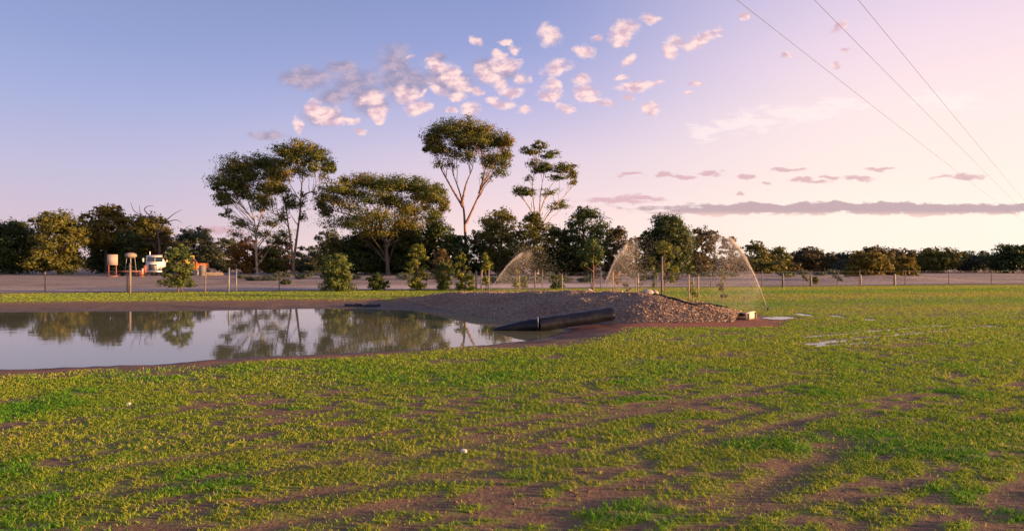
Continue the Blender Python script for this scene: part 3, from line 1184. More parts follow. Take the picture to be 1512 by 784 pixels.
        if self.wood.n:
            self.wood.v = [v - self.base for v in self.wood.v]
            self.wood.build('trunk', bark, root, smooth=True)
        return root


def base_at(px, d, sink=0.0):
    x = (px - 756.0) / FPX * d
    return np.array([x, d, ground_z(np.array([x]), np.array([float(d)]))[0] - sink])


def feature_tree(name, label, d, base_px, trunks, clumps, pal, bark, seed, r0, group=None, depth=0.55, k=6.6, hang=0.35):
    """a tree whose trunks and leaf masses are set one by one; pixel sizes become metres at its distance"""
    m = d / FPX
    b = base_at(base_px, d, 0.05)
    t = Tree(b, d, seed)
    cx = np.mean([c[0] for c in clumps])
    hw = max(abs(c[0] - cx) for c in clumps) + 1
    for i, tr in enumerate(trunks):
        pts = []
        y0 = t.r.normal() * 0.25
        for j, (px, py, *dy) in enumerate(tr):
            off = dy[0] if dy else y0 * j * 0.5
            pts.append(P(px, py, d) * np.array([1, 0, 1]) + np.array([0, d + off, 0]))
        if i == 0:
            pts[0] = b
        rs = r0 if i == 0 else r0 * 0.66
        t.trunk(pts, rs, rs * 0.22, 0.012)
    for c in clumps:
        px, py, rx, ry = c[:4]
        dens = c[4] if len(c) > 4 else 1.0
        room = math.sqrt(max(0.05, 1 - min(1, abs(px - cx) / hw) ** 2)) * hw * m * depth
        # every mass gets a partner or two in depth so the crown is as deep as it is wide
        nd = 2 if rx > 15 else 1
        for q in range(nd):
            off = t.r.uniform(-room, room) if nd == 1 else (t.r.uniform(-room, 0) if q == 0 else t.r.uniform(0, room))
            jx = t.r.normal() * 0.10 * rx * q
            cc = P(px + jx, py, d) + np.array([0, off, 0])
            rad = np.array([rx * m, (rx * 0.95) * m, ry * 1.12 * m]) * 1.0
            t.rays(cc, rad, 2 if dens >= 1 else 1)
            n = int(k * rx * ry * dens / nd * (1.25 if nd == 2 else 1.0))
            t.clump(cc, rad, max(60, n), tone=t.r.normal() * 0.12, flat=0.6, spread=0.17 if dens >= 1 else 0.24, rend=0.03, twigs=6)
    return t.finish(name, label, pal, bark, 'tree', group, hang=hang)


feature_tree('gum_tree', 'leftmost tall gum with pale slender trunk and broad sloping crown', 98, 380,
             [[(380, 404), (379, 385), (378, 350), (375, 325), (366, 296)], [(377, 345), (386, 318), (396, 292)],
              [(379, 368), (392, 350), (404, 334)], [(375, 325), (358, 306), (346, 285)]],
             [(333, 267, 22, 17), (358, 248, 26, 15), (385, 240, 25, 14), (322, 287, 14, 13), (348, 274, 20, 10), (404, 258, 18, 13),
              (394, 279, 16, 10), (372, 290, 20, 10, .5), (338, 317, 9, 8, .7), (362, 330, 16, 9, .45), (400, 328, 18, 9, .45),
              (345, 298, 14, 10, .7), (372, 262, 20, 12), (316, 276, 7, 8), (420, 345, 16, 10, .35), (330, 300, 10, 8, .4), (385, 305, 16, 12, .4), (358, 286, 16, 10, .8),
              (396, 300, 14, 12, .7), (350, 345, 14, 9, .3), (384, 345, 18, 10, .3), (410, 280, 12, 14, .8)],
             'gum', BARK, 11, 0.22, 'tall gum trees')
feature_tree('gum_tree', 'tall gum with two stems forking low in a narrow V', 94, 433,
             [[(433, 404), (434, 380), (438, 350), (444, 310), (446, 280), (447, 255)],
              [(433, 385), (428, 352), (424, 330), (421, 308), (413, 285), (402, 268)],
              [(446, 290), (456, 284), (470, 283)], [(423, 325), (412, 318), (400, 314)]],
             [(425, 225, 22, 12), (450, 221, 22, 11), (470, 231, 20, 12), (481, 246, 14, 11), (440, 237, 18, 9), (414, 237, 14, 11),
              (490, 250, 7, 9), (451, 300, 9, 16, .4), (427, 298, 11, 16), (412, 277, 16, 13), (404, 258, 15, 11), (438, 252, 12, 9, .6),
              (467, 250, 12, 10, .8), (424, 320, 10, 12, .5), (455, 258, 12, 10, .5), (430, 258, 12, 10, .6), (476, 262, 9, 8, .4), (445, 318, 8, 14, .3)],
             'gum', BARKR, 12, 0.28, 'tall gum trees')
feature_tree('spreading_tree', 'wide spreading tree with flat domed crown and leaning limbs', 90, 573,
             [[(573, 406), (571, 378), (567, 352), (560, 332), (556, 310)], [(568, 355), (545, 330), (515, 308)],
              [(570, 365), (590, 335), (612, 312)], [(560, 335), (575, 305), (588, 290)], [(545, 330), (520, 318), (495, 312)]],
             [(485, 292, 19, 14), (479, 312, 13, 12), (508, 281, 24, 13), (535, 268, 26, 12), (560, 272, 26, 13), (590, 275, 24, 13),
              (616, 276, 22, 13), (640, 290, 20, 15), (655, 304, 9, 15), (625, 302, 14, 11, .7), (545, 296, 28, 10, .45),
              (518, 306, 24, 10, .45), (580, 297, 22, 13), (508, 266, 8, 8), (602, 311, 20, 12), (560, 322, 30, 12, .8),
              (640, 318, 16, 12, .8), (500, 330, 24, 11, .4), (530, 330, 26, 14, .6), (600, 330, 28, 14, .8), (560, 342, 34, 14, .8), (470, 300, 9, 12), (620, 290, 18, 13, .8),
              (530, 285, 24, 10, .4), (570, 290, 22, 10, .4), (648, 282, 12, 10)],
             'gum', BARKD, 13, 0.32, None)
feature_tree('gum_tree', 'tallest gum with umbrella crown over a clean forked trunk', 95, 690,
             [[(690, 405), (688, 370), (687, 340), (685, 310), (678, 284), (668, 256)], [(688, 330), (700, 305), (710, 282), (720, 258), (733, 240)],
              [(682, 300), (688, 270), (698, 248)], [(684, 306), (668, 280), (652, 252), (646, 236)], [(708, 286), (716, 256), (712, 236)]],
             [(638, 206, 17, 15), (662, 195, 23, 14), (690, 191, 24, 11), (714, 196, 22, 13), (735, 209, 20, 14), (747, 226, 10, 14),
              (648, 222, 17, 10), (680, 211, 20, 11), (708, 214, 20, 11), (730, 236, 16, 10, .7), (660, 238, 13, 9, .35),
              (738, 256, 13, 11, .6), (690, 230, 16, 10, .6), (716, 260, 10, 9, .35), (650, 242, 10, 9, .4), (632, 218, 9, 12), (750, 212, 9, 12), (722, 240, 14, 11, .7),
              (670, 226, 14, 10, .7), (700, 200, 20, 12), (745, 244, 10, 12, .6)],
             'gum', BARKR, 14, 0.32, 'tall gum trees')
feature_tree('gum_tree', 'sparse airy gum with tiered foliage right of the tallest tree', 100, 793,
             [[(793, 404), (793, 360), (791, 330), (789, 305), (786, 270), (790, 240)], [(792, 335), (800, 305), (812, 275), (824, 262)],
              [(793, 345), (812, 312), (832, 292), (842, 280)], [(790, 320), (776, 298), (768, 290)], [(796, 320), (798, 285), (803, 260)]],
             [(783, 224, 15, 8), (795, 219, 12, 7), (811, 234, 15, 7), (800, 250, 20, 8), (834, 250, 18, 8), (846, 257, 9, 8),
              (775, 285, 16, 7), (822, 262, 15, 6, .7), (790, 240, 12, 7, .7), (832, 302, 13, 7, .6), (812, 284, 16, 6, .4),
              (845, 272, 8, 6, .5), (818, 308, 12, 6, .4), (780, 262, 9, 6, .4), (764, 280, 8, 7, .6)],
             'gum', BARK, 15, 0.20, 'tall gum trees', k=7.0)


def auto_tree(name, label, px, top, hw, d, pal, seed, low=None, open_=1.0, bark=BARKD, group=None, k=2.45, cat='tree', boxy=1.0, size=1.0, nclump=None):
    """a tree grown inside an envelope hw pixels wide either side of px, from pixel row top down to row low"""
    m = d / FPX
    gy = HOR + CAM_H * FPX / d
    low = low or gy - 2
    b = base_at(px, d, 0.05)
    t = Tree(b, d, seed)
    r = t.r
    H = (gy - top) * m
    hh = (low - top) / 2.0
    cyp = (low + top) / 2.0
    stems = 1 + (r.random() < 0.45)
    for s in range(stems):
        lean = r.normal() * 0.10 * hw
        pts = [b + np.array([s * 0.2, s * 0.15, 0]), P(px + lean * 0.4, gy + (cyp - gy) * 0.5, d), P(px + lean, cyp, d), P(px + lean * 1.3, cyp - hh * 0.5, d)]
        t.trunk(pts, (0.028 if d > 50 else 0.013) * H + 0.01, 0.006 * H, 0.02)
    nc = nclump or int(np.clip(9 + hw * hh / 80.0, 10, 26))
    for i in range(nc):
        th = i * 2.39996 + r.random()
        zz = 1 - 2 * (i + 0.5) / nc
        zz = np.clip(zz + r.normal() * 0.08, -0.95, 0.98)
        rr = math.sqrt(max(0.02, 1 - abs(zz) ** (2.0 * boxy))) * (0.62 + 0.26 * r.random())
        rx = hw * r.uniform(0.34, 0.50)
        ry = min(rx * r.uniform(0.62, 0.85), hh * 0.6)
        ox, oy = math.cos(th) * rr * (hw - rx * 0.55), math.sin(th) * rr * (hw - rx * 0.55)
        c = P(px + ox, cyp - zz * (hh - ry * 0.75), d) + np.array([0, oy * m, 0])
        n = int(k * rx * ry * open_ * 1.15)
        t.clump(c, np.array([rx, rx, ry]) * m, max(50, n), tone=r.normal() * 0.08, flat=0.6, spread=0.18 if open_ > 0.8 else 0.22, twigs=2, rend=0.012 * H / 4)
    # the skirt: foliage reaching down round the foot
    if open_ >= 0.8:
        for i in range(int(4 + hw / 8)):
            th = r.random() * 6.28
            rx = hw * r.uniform(0.30, 0.45)
            ry = min(rx * 0.8, (gy - top) * 0.25)
            rr = r.uniform(0.2, 0.8)
            c = P(px + math.cos(th) * rr * hw, min(low, gy - 1) - ry * r.uniform(0.4, 1.2), d) + np.array([0, math.sin(th) * rr * hw * m, 0])
            t.clump(c, np.array([rx, rx, ry]) * m, int(k * rx * ry * 0.9), tone=-0.08 + r.normal() * 0.06, flat=0.9, spread=0.26, twigs=1, limb=False)
    # a few stray sprigs break the outline
    for i in range(6):
        th = r.random() * 6.28
        zz = r.uniform(-0.2, 1.0)
        rr = math.sqrt(max(0, 1 - zz * zz))
        c = P(px + math.cos(th) * rr * hw, cyp - zz * hh, d) + np.array([0, math.sin(th) * rr * hw * m, 0])
        q = hw * r.uniform(0.10, 0.2)
        t.clump(c, np.array([q, q, q * 0.8]) * m, max(16, int(k * q * q)), tone=0.05, twigs=1, limb=True, rend=0.006 * H / 4)
    return t.finish(name, label, pal, bark, cat, group, size=size * (1.26 if k < 3 else 1.0))


GB = 'trees of the background belt'
TREES = [
    # name, label, px, top, half width, distance, palette, low, openness, kwargs
    ('leafy_tree', 'golden lit leafy tree at the left edge above the white board', 158, 302, 33, 100, 'gold', 366, 1.0),  # gold palette paints the orange sunlight into this crown's leaf colour
    ('leafy_tree', 'dark tree below the golden lit crown at the left edge', 160, 345, 34, 104, 'dark', 402, 1.2),
    ('leafy_tree', 'olive tree with dead twigs poking out behind the white truck', 214, 318, 40, 108, 'olive', 392, 0.9),
    ('drooping_tree', 'dark drooping tree just left of the truck behind the round tank', 193, 340, 24, 98, 'dark', 402, 1.1),
    ('leafy_tree', 'brown olive tree directly above the truck cab', 241, 338, 26, 102, 'brown', 396, 1.0),
    ('leafy_tree', 'dark grey green tree between the truck and the pale slender gum', 290, 337, 36, 112, 'grey', 398, 1.1),
    ('leafy_tree', 'smaller grey green tree touching the left of the rusty bush', 333, 350, 24, 116, 'grey', 400, 1.1),
    ('leafy_tree', 'rusty orange bushy tree at the foot of the pale slender gum', 364, 350, 24, 101, 'rust', 402, 1.1),
    ('leafy_tree', 'small rusty olive tree right of the pale slender trunk', 398, 362, 24, 104, 'olive', 402, 0.9),
    ('leafy_tree', 'thin pale brown tree seen between the two left gums', 412, 348, 26, 120, 'brown', 398, 0.5),
    ('leafy_tree', 'grey green tree just right of the V shaped gum stems', 456, 362, 20, 108, 'grey', 402, 0.8),
    ('leafy_tree', 'hazy grey tree rising behind the left end of the spreading tree', 484, 336, 22, 118, 'grey', 400, 0.8),
    ('leafy_tree', 'dark olive tree under the left side of the spreading crown', 505, 350, 34, 97, 'olive', 404, 1.1),
    ('leafy_tree', 'black green tree left of the spreading tree trunk', 540, 338, 36, 95, 'dark', 404, 1.3),
    ('leafy_tree', 'black green tree right of the spreading tree trunk', 600, 332, 38, 96, 'dark', 404, 1.3),
    ('leafy_tree', 'black green tree under the right end of the spreading crown', 643, 322, 32, 99, 'dark', 404, 1.3),
    ('leafy_tree', 'low dark tree before the tallest gum trunk', 672, 346, 28, 90, 'dark', 405, 1.3),
    ('leafy_tree', 'low dark tree behind the conical yellow green shrub', 575, 362, 44, 100, 'dark', 404, 1.3),
    ('leafy_tree', 'small reddish brown tree between two yellow green shrubs', 652, 366, 16, 62, 'brown', 412, 0.7),
    ('leafy_tree', 'dark tree right of the tallest gum trunk with sky gaps', 712, 338, 26, 94, 'dark', 404, 1.0),
    ('leafy_tree', 'open topped olive tree beyond the first staked sapling', 738, 306, 36, 90, 'olive', 402, 0.65),
    ('leafy_tree', 'dense olive domed tree under the sparse airy gum', 787, 315, 29, 82, 'olive', 400, 1.2),
    ('leafy_tree', 'dark low tree right of the olive domed tree', 822, 335, 28, 88, 'dark', 404, 1.2),
    ('leafy_tree', 'broad dark tree with open lacy top behind the tall green sapling', 866, 306, 40, 86, 'dark', 402, 0.62),
    ('leafy_tree', 'brown tree behind the middle sprinkler jet', 912, 334, 26, 88, 'brown', 404, 1.1),
    ('leafy_tree', 'small dark tree wedged left of the dense round tree', 940, 350, 20, 92, 'brown', 404, 0.9),
    ('leafy_tree', 'dense round dark green tree behind the tallest staked sapling', 985, 319, 42, 80, 'dark', 402, 1.6),
    ('leafy_tree', 'dark brown tree right of the dense round tree', 1038, 335, 26, 84, 'brown', 404, 1.1),
    ('leafy_tree', 'dark tree filling the low gap beneath the lacy tree', 846, 362, 40, 92, 'dark', 404, 1.3),
    ('leafy_tree', 'dark tree low behind the first sprinkler jet', 760, 362, 36, 96, 'dark', 404, 1.3),
    ('leafy_tree', 'small round topped tree above the right sprinkler jet', 1076, 346, 18, 90, 'brown', 404, 1.0),
    ('leafy_tree', 'brown green tree just right of the right sprinkler jet', 1116, 356, 24, 112, 'olive', 400, 0.8),
    ('leafy_tree', 'second brown green tree right of the right sprinkler jet', 1150, 364, 22, 118, 'olive', 400, 0.8),
    ('leafy_tree', 'low olive tree in front of the right hand brown trees', 1128, 384, 28, 104, 'olive', 402, 1.1),
    ('leafy_tree', 'broad grey brown tree in the middle of the right lawn skyline', 1198, 366, 30, 124, 'brown', 401, 1.1),
    ('leafy_tree', 'grey green tree left of the golden shrubs on the right', 1232, 372, 26, 128, 'grey', 401, 1.1),
    ('leafy_tree', 'small low tree between the two right hand tree groups', 1172, 378, 20, 132, 'brown', 400, 1.0),
    ('round_shrub', 'larger round golden olive shrub at the end of the lawn', 1282, 371, 31, 60, 'gold', 415, 1.5),
    ('round_shrub', 'smaller golden olive shrub by the right edge gate posts', 1326, 377, 26, 63, 'gold', 414, 1.5),
    ('leafy_tree', 'brown tree peeking over the larger golden shrub', 1290, 364, 30, 122, 'brown', 400, 1.0),
    ('leafy_tree', 'rosy brown tree on the skyline at the right edge', 1335, 369, 28, 126, 'brown', 400, 1.0),
    ('leafy_tree', 'olive tree past the right edge golden shrub', 1385, 366, 34, 110, 'olive', 402, 1.0),
    ('leafy_tree', 'grey green tree far right beyond the lawn', 1440, 372, 34, 118, 'grey', 402, 1.0),
    ('leafy_tree', 'dark tree at the far right end of the skyline', 1496, 362, 36, 108, 'dark', 402, 1.0),
    ('bush', 'low grey bush in the gap right of the dark brown tree', 1060, 382, 24, 112, 'grey', 402, 1.2),
    ('bush', 'low brown bush behind the right sprinkler jet', 1092, 380, 24, 108, 'brown', 402, 1.2),
    ('bush', 'low dark bush under the small round topped tree', 1030, 380, 26, 106, 'dark', 403, 1.2),
    ('bush', 'low grey bush between the V shaped gum and the spreading tree', 470, 378, 24, 112, 'grey', 402, 1.2),
    ('bush', 'low rusty bush between the two left gum trunks', 408, 384, 20, 108, 'rust', 402, 1.0),
    ('bush', 'low grey bush behind the V shaped gum stems', 438, 380, 18, 116, 'grey', 401, 1.2),
    ('bush', 'low grey bush at the right skyline gap before the golden shrubs', 1254, 384, 22, 112, 'grey', 402, 1.2),
    ('bush', 'low brown bush at the middle of the right skyline', 1160, 386, 26, 120, 'brown', 401, 1.2),
    ('leafy_tree', 'olive tree left of the golden lit tree', 88, 312, 40, 92, 'olive', 400, 1.0),
    ('leafy_tree', 'dark tree at the far left end of the skyline', 18, 326, 42, 96, 'dark', 402, 1.0),
]
for i, (nm, lb, px, top, hw, d, pal, low, op) in enumerate(TREES):
    auto_tree(nm, lb, px, top, hw, d, pal, 300 + i, low, op, group=GB, cat='shrub' if 'shrub' in nm else 'bush' if nm == 'bush' else 'tree',
              bark=BARKR if pal in ('rust', 'brown') else BARKD)

# far-off wood that closes the horizon
def far_wood():
    t = Tree(np.array([0.0, 230.0, 0.0]), 230, 999)
    for i in range(90):
        px = -150 + i * 21 + t.r.normal() * 8
        d = t.r.uniform(190, 300)
        top = t.r.uniform(374, 386)
        m = d / FPX
        h = (397 - top)
        rx = t.r.uniform(12, 22)
        t.clump(P(px, 397 - h * 0.5, d), np.array([rx * m, rx * m, h * 0.55 * m]), 220, tone=t.r.normal() * 0.1, limb=False, flat=0.9)
    p = np.concatenate([q[0] for q in t.leaf])
    tint = np.clip(np.concatenate([q[1] for q in t.leaf]), 0, 1)
    n = len(p)
    L = 0.9 * (0.6 + 0.8 * t.r.random(n))[:, None]
    a = t.r.normal(size=(n, 3))
    a /= np.linalg.norm(a, axis=1, keepdims=True)
    b = np.cross(a, t.r.normal(size=(n, 3)))
    b /= np.linalg.norm(b, axis=1, keepdims=True)
    V = np.stack([p - a * L * .5, p + b * L * .25, p + a * L * .5, p - b * L * .25], axis=1).reshape(-1, 3)
    g = Geo()
    g.add(V, (np.arange(n) * 4)[:, None] + np.arange(4)[None], np.repeat(tint, 4))
    o = g.build('distant_wood', LEAF['brown'], attr='tint')
    tag(o, 'dim distant wood closing the horizon behind the nearer trees', 'wood', kind='stuff')


far_wood()


def low_scrub():
    """knee-high grey saltbush and litter in the bare yard"""
    t = Tree(np.array([0.0, 70.0, 0.0]), 60, 555)
    spots = [(385, 409, 26, 5), (362, 410, 14, 4), (410, 408, 18, 5), (445, 408, 16, 5), (475, 409, 20, 5), (520, 410, 20, 5), (600, 410, 26, 6),
             (640, 410, 26, 6), (690, 410, 26, 6), (735, 411, 26, 7), (770, 411, 24, 7), (830, 410, 26, 7), (860, 411, 22, 6), (900, 410, 24, 6), (940, 409, 24, 6), (990, 408, 26, 6),
             (1040, 406, 26, 6), (1100, 405, 24, 5), (1160, 404, 22, 4), (1220, 404, 24, 4), (1250, 404, 20, 4)]
    g = Geo()
    P0, T0, S0 = [], [], []
    for (px, py, rx, ry) in spots:
        for q in range(3):
            x = px + t.r.normal() * rx * 0.5
            d = CAM_H * FPX / (py + ry * 0.7 - HOR) * t.r.uniform(0.92, 1.15)
            m = d / FPX
            bz = ground_z(np.array([(x - 756) / FPX * d]), np.array([d]))[0]
            h = ry * t.r.uniform(1.0, 2.0) * m
            n = 260
            v = t.r.normal(size=(n, 3))
            v /= np.linalg.norm(v, axis=1, keepdims=True)
            v *= t.r.random(n)[:, None] ** 0.4
            p = np.array([(x - 756) / FPX * d, d, bz + h * 0.45]) + v * np.array([rx * 0.5 * m, rx * 0.5 * m, h * 0.55])
            p[:, 2] = np.maximum(p[:, 2], bz + 0.05)
            P0.append(p)
            T0.append(0.5 + 0.2 * t.r.normal(size=n) + t.r.normal() * 0.12)
            S0.append(np.full(n, 0.0035 * d))
    p = np.concatenate(P0)
    tint = np.clip(np.concatenate(T0), 0, 1)
    n = len(p)
    L = (np.concatenate(S0) * (0.6 + 0.8 * t.r.random(n)))[:, None]
    a = t.r.normal(size=(n, 3))
    a /= np.linalg.norm(a, axis=1, keepdims=True)
    b = np.cross(a, t.r.normal(size=(n, 3)))
    b /= np.linalg.norm(b, axis=1, keepdims=True)
    V = np.stack([p - a * L * .5, p + b * L * .2, p + a * L * .5, p - b * L * .2], axis=1).reshape(-1, 3)
    g.add(V, (np.arange(n) * 4)[:, None] + np.arange(4)[None], np.repeat(tint, 4))
    o = g.build('low_scrub', LEAF['grey'], attr='tint')
    tag(o, 'low grey green scrub along the bare ground under the trees', 'scrub', kind='stuff')


low_scrub()


def dead_tree():
    d = 99
    b = base_at(236, d, 0.05)
    root = empty('dead_tree', tuple(b), 0, 'bare dead tree whose curved branches stick out above the truck', 'tree')
    g = Geo()
    r = np.random.default_rng(4)

    def limb(pts, r0):
        q = np.array([P(a, c, d) + np.array([0, e, 0]) for a, c, e in pts]) - b
        k = np.linspace(0, 1, len(q))
        kk = np.linspace(0, 1, 14)
        q = np.stack([np.interp(kk, k, q[:, i]) for i in range(3)], axis=1)
        for _ in range(2):
            q[1:-1] = .25 * q[:-2] + .5 * q[1:-1] + .25 * q[2:]
        g.tube(q, np.linspace(r0, 0.025, 14), 5)
    limb([(236, 407, 0), (236, 370, 0), (233, 345, 0), (228, 325, 0)], 0.28)
    limb([(233, 345, 0), (240, 328, .5), (250, 316, 1), (262, 309, 1.2)], 0.12)
    limb([(240, 330, .5), (250, 325, .8), (258, 324, .8), (265, 329, .8)], 0.09)
    limb([(228, 325, 0), (214, 310, -.5), (222, 305, -.8), (232, 305, -1)], 0.09)
    limb([(228, 325, 0), (210, 318, -.5), (209, 304, -.6)], 0.08)
    limb([(228, 326, 0), (222, 316, 0), (225, 311, 0)], 0.07)
    limb([(228, 326, 0), (192, 312, 1), (187, 298, 1)], 0.08)
    g.build('trunk', BARKD, root, smooth=True)


dead_tree()

# ------------------------------------------------------------------ shrubs and staked saplings along the lawn edge
GS = 'young shrubs along the lawn edge'
SHRUBS = [
    ('young_tree', 'bushy young tree before the white truck', 263, 362, 23, 34.6, 'fresh', 424, 1.15),
    ('leafy_shrub', 'broad rounded shrub with yellow lit right side', 497, 375, 27, 36.0, 'fresh', 429, 1.3),
    ('leafy_shrub', 'low dark shrub right of the broad rounded shrub', 557, 404, 17, 37.0, 'dark', 428, 1.1),
    ('leafy_shrub', 'tall conical shrub with yellow green top', 617, 358, 17, 37.0, 'lime', 426, 1.2),
    ('leafy_shrub', 'dark squat shrub between the two conical shrubs', 655, 386, 17, 38.0, 'fresh', 428, 1.2),
    ('leafy_shrub', 'pointed yellow green shrub left of the steel post', 681, 372, 14, 37.0, 'lime', 427, 1.2),
    ('leafy_shrub', 'little yellow shrub hugging the pointed shrub', 695, 404, 8, 36.4, 'lime', 428, 1.2),
    ('leafy_shrub', 'small grey green bush by the short pale stake', 822, 404, 12, 38.0, 'fresh', 428, 0.9),
    ('leafy_shrub', 'small bright yellow green bush left of the sapling trunk', 773, 408, 6, 38.0, 'lime', 424, 1.1),
    ('leafy_shrub', 'tiny dark shrub standing in bare ground below the V shaped gum', 422, 413, 8, 48.0, 'dark', 421, 1.0),
    ('leafy_shrub', 'tiny yellow bush on the right beyond the lawn', 1204, 408, 4, 48.0, 'lime', 419, 1.1),
]
for i, (nm, lb, px, top, hw, d, pal, low, op) in enumerate(SHRUBS):
    auto_tree(nm, lb, px, top, hw, d, pal, 600 + i, low, op, group=GS, cat='tree' if 'tree' in nm else 'shrub', k=4.2 if hw > 10 else 8.0,
              boxy=0.8 if 'conical' in lb or 'pointed' in lb else 1.0, size=1.05)


def stake(px, top, d, label, h=None, r=0.022, m=WOOD, lean=0.0, square=True, name='tree_stake', z0=None):
    b = base_at(px, d)
    if z0 is not None:
        b[2] = z0
    tz = CAM_H + (HOR - top) / FPX * d
    h = tz - b[2]
    g = Geo()
    if square:
        g.box((lean * h * 0.5, 0, h / 2 - 0.1), (2 * r, 2 * r, h + 0.2), ry=lean)
        g.box((lean * h, 0, h + 0.012), (1.3 * r, 1.3 * r, 0.02), ry=lean)
    else:
        g.tube([(0, 0, -0.15), (lean * h, 0, h)], r, 8)
    o = g.build(name, m, loc=tuple(b))
    tag(o, label, 'stake', 'stakes and posts among the saplings')
    return o


def sapling(px, d, top, label, pal, seed, sprays, stem=0.02, bark=BARKR, k=9.0):
    """thin stem with separate leafy sprays (px, py, rx, ry, density)"""
    m = d / FPX
    b = base_at(px, d, 0.02)
    t = Tree(b, d, seed)
    gy = HOR + CAM_H * FPX / d
    t.trunk([b, P(px + 0.6, gy + (top - gy) * 0.35, d), P(px - 0.4, gy + (top - gy) * 0.7, d), P(px, top + 2, d)], stem, stem * 0.35, 0.01)
    for (sx, sy, rx, ry, de) in sprays:
        c = P(sx, sy, d) + np.array([0, t.r.normal() * rx * m * 0.6, 0])
        t.clump(c, np.array([rx, rx, ry]) * m, max(14, int(k * rx * ry * de)), tone=t.r.normal() * 0.1, flat=0.9, spread=0.35, twigs=3, rend=0.006)
    t.finish('sapling', label, pal, bark, 'sapling', 'staked saplings along the lawn', aspect=0.5, size=1.15, hang=0.6)


sapling(717, 37.0, 375, 'first staked sapling with bright cone of leaves by the steel post', 'lime', 701,
        [(717, 381, 4, 6, 1.0), (719, 391, 7, 6, 1.0), (714, 395, 5, 5, .8), (717, 415, 5, 8, .5)])
sapling(763, 37.0, 392, 'thin bare sapling with yellow leaves at its foot inside the first jet', 'lime', 702,
        [(762, 418, 5, 8, .8), (765, 402, 3, 5, .3)])
sapling(876, 37.5, 352, 'tall green sapling with drooping leaves and reddish trunk', 'fresh', 703,
        [(874, 362, 9, 8, .8), (866, 376, 9, 7, .9), (882, 372, 7, 9, .8), (875, 386, 6, 6, .6), (862, 391, 4, 4, .6), (885, 388, 5, 3, .4)], 0.055)
sapling(906, 31.5, 400, 'small brown leaved sapling tied to the pale stake in the middle jet', 'rust', 704,
        [(909, 408, 5, 6, .35), (911, 416, 4, 6, .35), (907, 426, 3, 5, .3)])
sapling(925, 33.0, 412, 'tiny sapling low on the lawn right of the middle jet', 'brown', 705, [(925, 420, 4, 5, .4), (928, 428, 3, 4, .3)])
sapling(945, 33.0, 398, 'small silvery leaved sapling between two thin posts', 'grey', 706,
        [(949, 402, 4, 4, .4), (950, 411, 5, 4, .4), (936, 408, 4, 3, .3), (944, 420, 3, 4, .2)])
sapling(967, 31.0, 392, 'slender sapling just left of the tallest staked sapling', 'fresh', 707,
        [(963, 396, 5, 4, .4), (966, 405, 4, 6, .5), (965, 420, 3, 6, .3)])
sapling(981, 28.0, 354, 'tallest staked sapling with yellow green leaf tufts on top', 'lime', 708,
        [(977, 361, 7, 5, .7), (984, 366, 7, 6, .7), (975, 371, 6, 5, .6), (988, 377, 6, 4, .5), (998, 369, 6, 5, .4), (964, 384, 5, 4, .5),
         (986, 392, 8, 8, .25), (995, 398, 7, 7, .25), (972, 400, 5, 6, .2), (990, 412, 7, 7, .25)], 0.026)
sapling(1023, 27.0, 410, 'weak sapling with sparse yellow leaves among three stakes', 'lime', 709,
        [(1020, 428, 5, 6, .4), (1025, 434, 5, 5, .4), (1022, 418, 3, 5, .2)])
sapling(1066, 26.0, 396, 'thin sapling standing in the fall of the right jet', 'olive', 710,
        [(1066, 410, 5, 7, .3), (1064, 424, 5, 7, .4), (1068, 436, 4, 4, .6), (1063, 398, 5, 5, .2)])
sapling(1186, 46.0, 404, 'small sapling near the fence on the right of the lawn', 'olive', 711, [(1187, 408, 3, 3, .5), (1190, 412, 3, 3, .5)])
sapling(1163, 46.0, 403, 'small bright sapling beside the dark right hand post', 'lime', 712, [(1164, 407, 5, 2.5, .8)])
sapling(1236, 46.0, 405, 'small bare sapling below the grey green tree on the right', 'grey', 713, [(1236, 409, 7, 3, .3), (1240, 413, 4, 3, .3)], 0.04)

stake(712, 398, 36.8, 'left thin stake of the first staked sapling')
stake(722, 398, 36.8, 'right thin stake of the first staked sapling')
stake(767, 407, 36.0, 'pale stake right of the bare sapling in the first jet', r=0.03)
stake(830, 405, 35.5, 'short pale stake right of the grey green bush', r=0.026)
stake(873, 402, 38.5, 'green steel picket left of the tall green sapling', r=0.025, m=PICKET)
stake(905, 401, 30.5, 'pale stake holding the brown leaved sapling', r=0.024)
stake(939, 407, 33.0, 'thin pale post left of the silvery sapling', r=0.02)
stake(942, 403, 34.0, 'grey post right behind the silvery sapling', r=0.035, m=STEEL)
stake(977.5, 379, 27.6, 'tall grey stake of the tallest staked sapling', r=0.04, m=WOODD)
stake(1017, 405, 26.6, 'leftmost and tallest of the three stakes at the weak sapling', r=0.024)
stake(1023.5, 411, 27.6, 'middle shortest stake of the three at the weak sapling', r=0.02)
stake(1031, 407, 28.0, 'rightmost stake of the three at the weak sapling', r=0.026)
stake(790, 402, 41.0, 'pale grey post below the dense olive domed tree', r=0.05, m=WOODD)


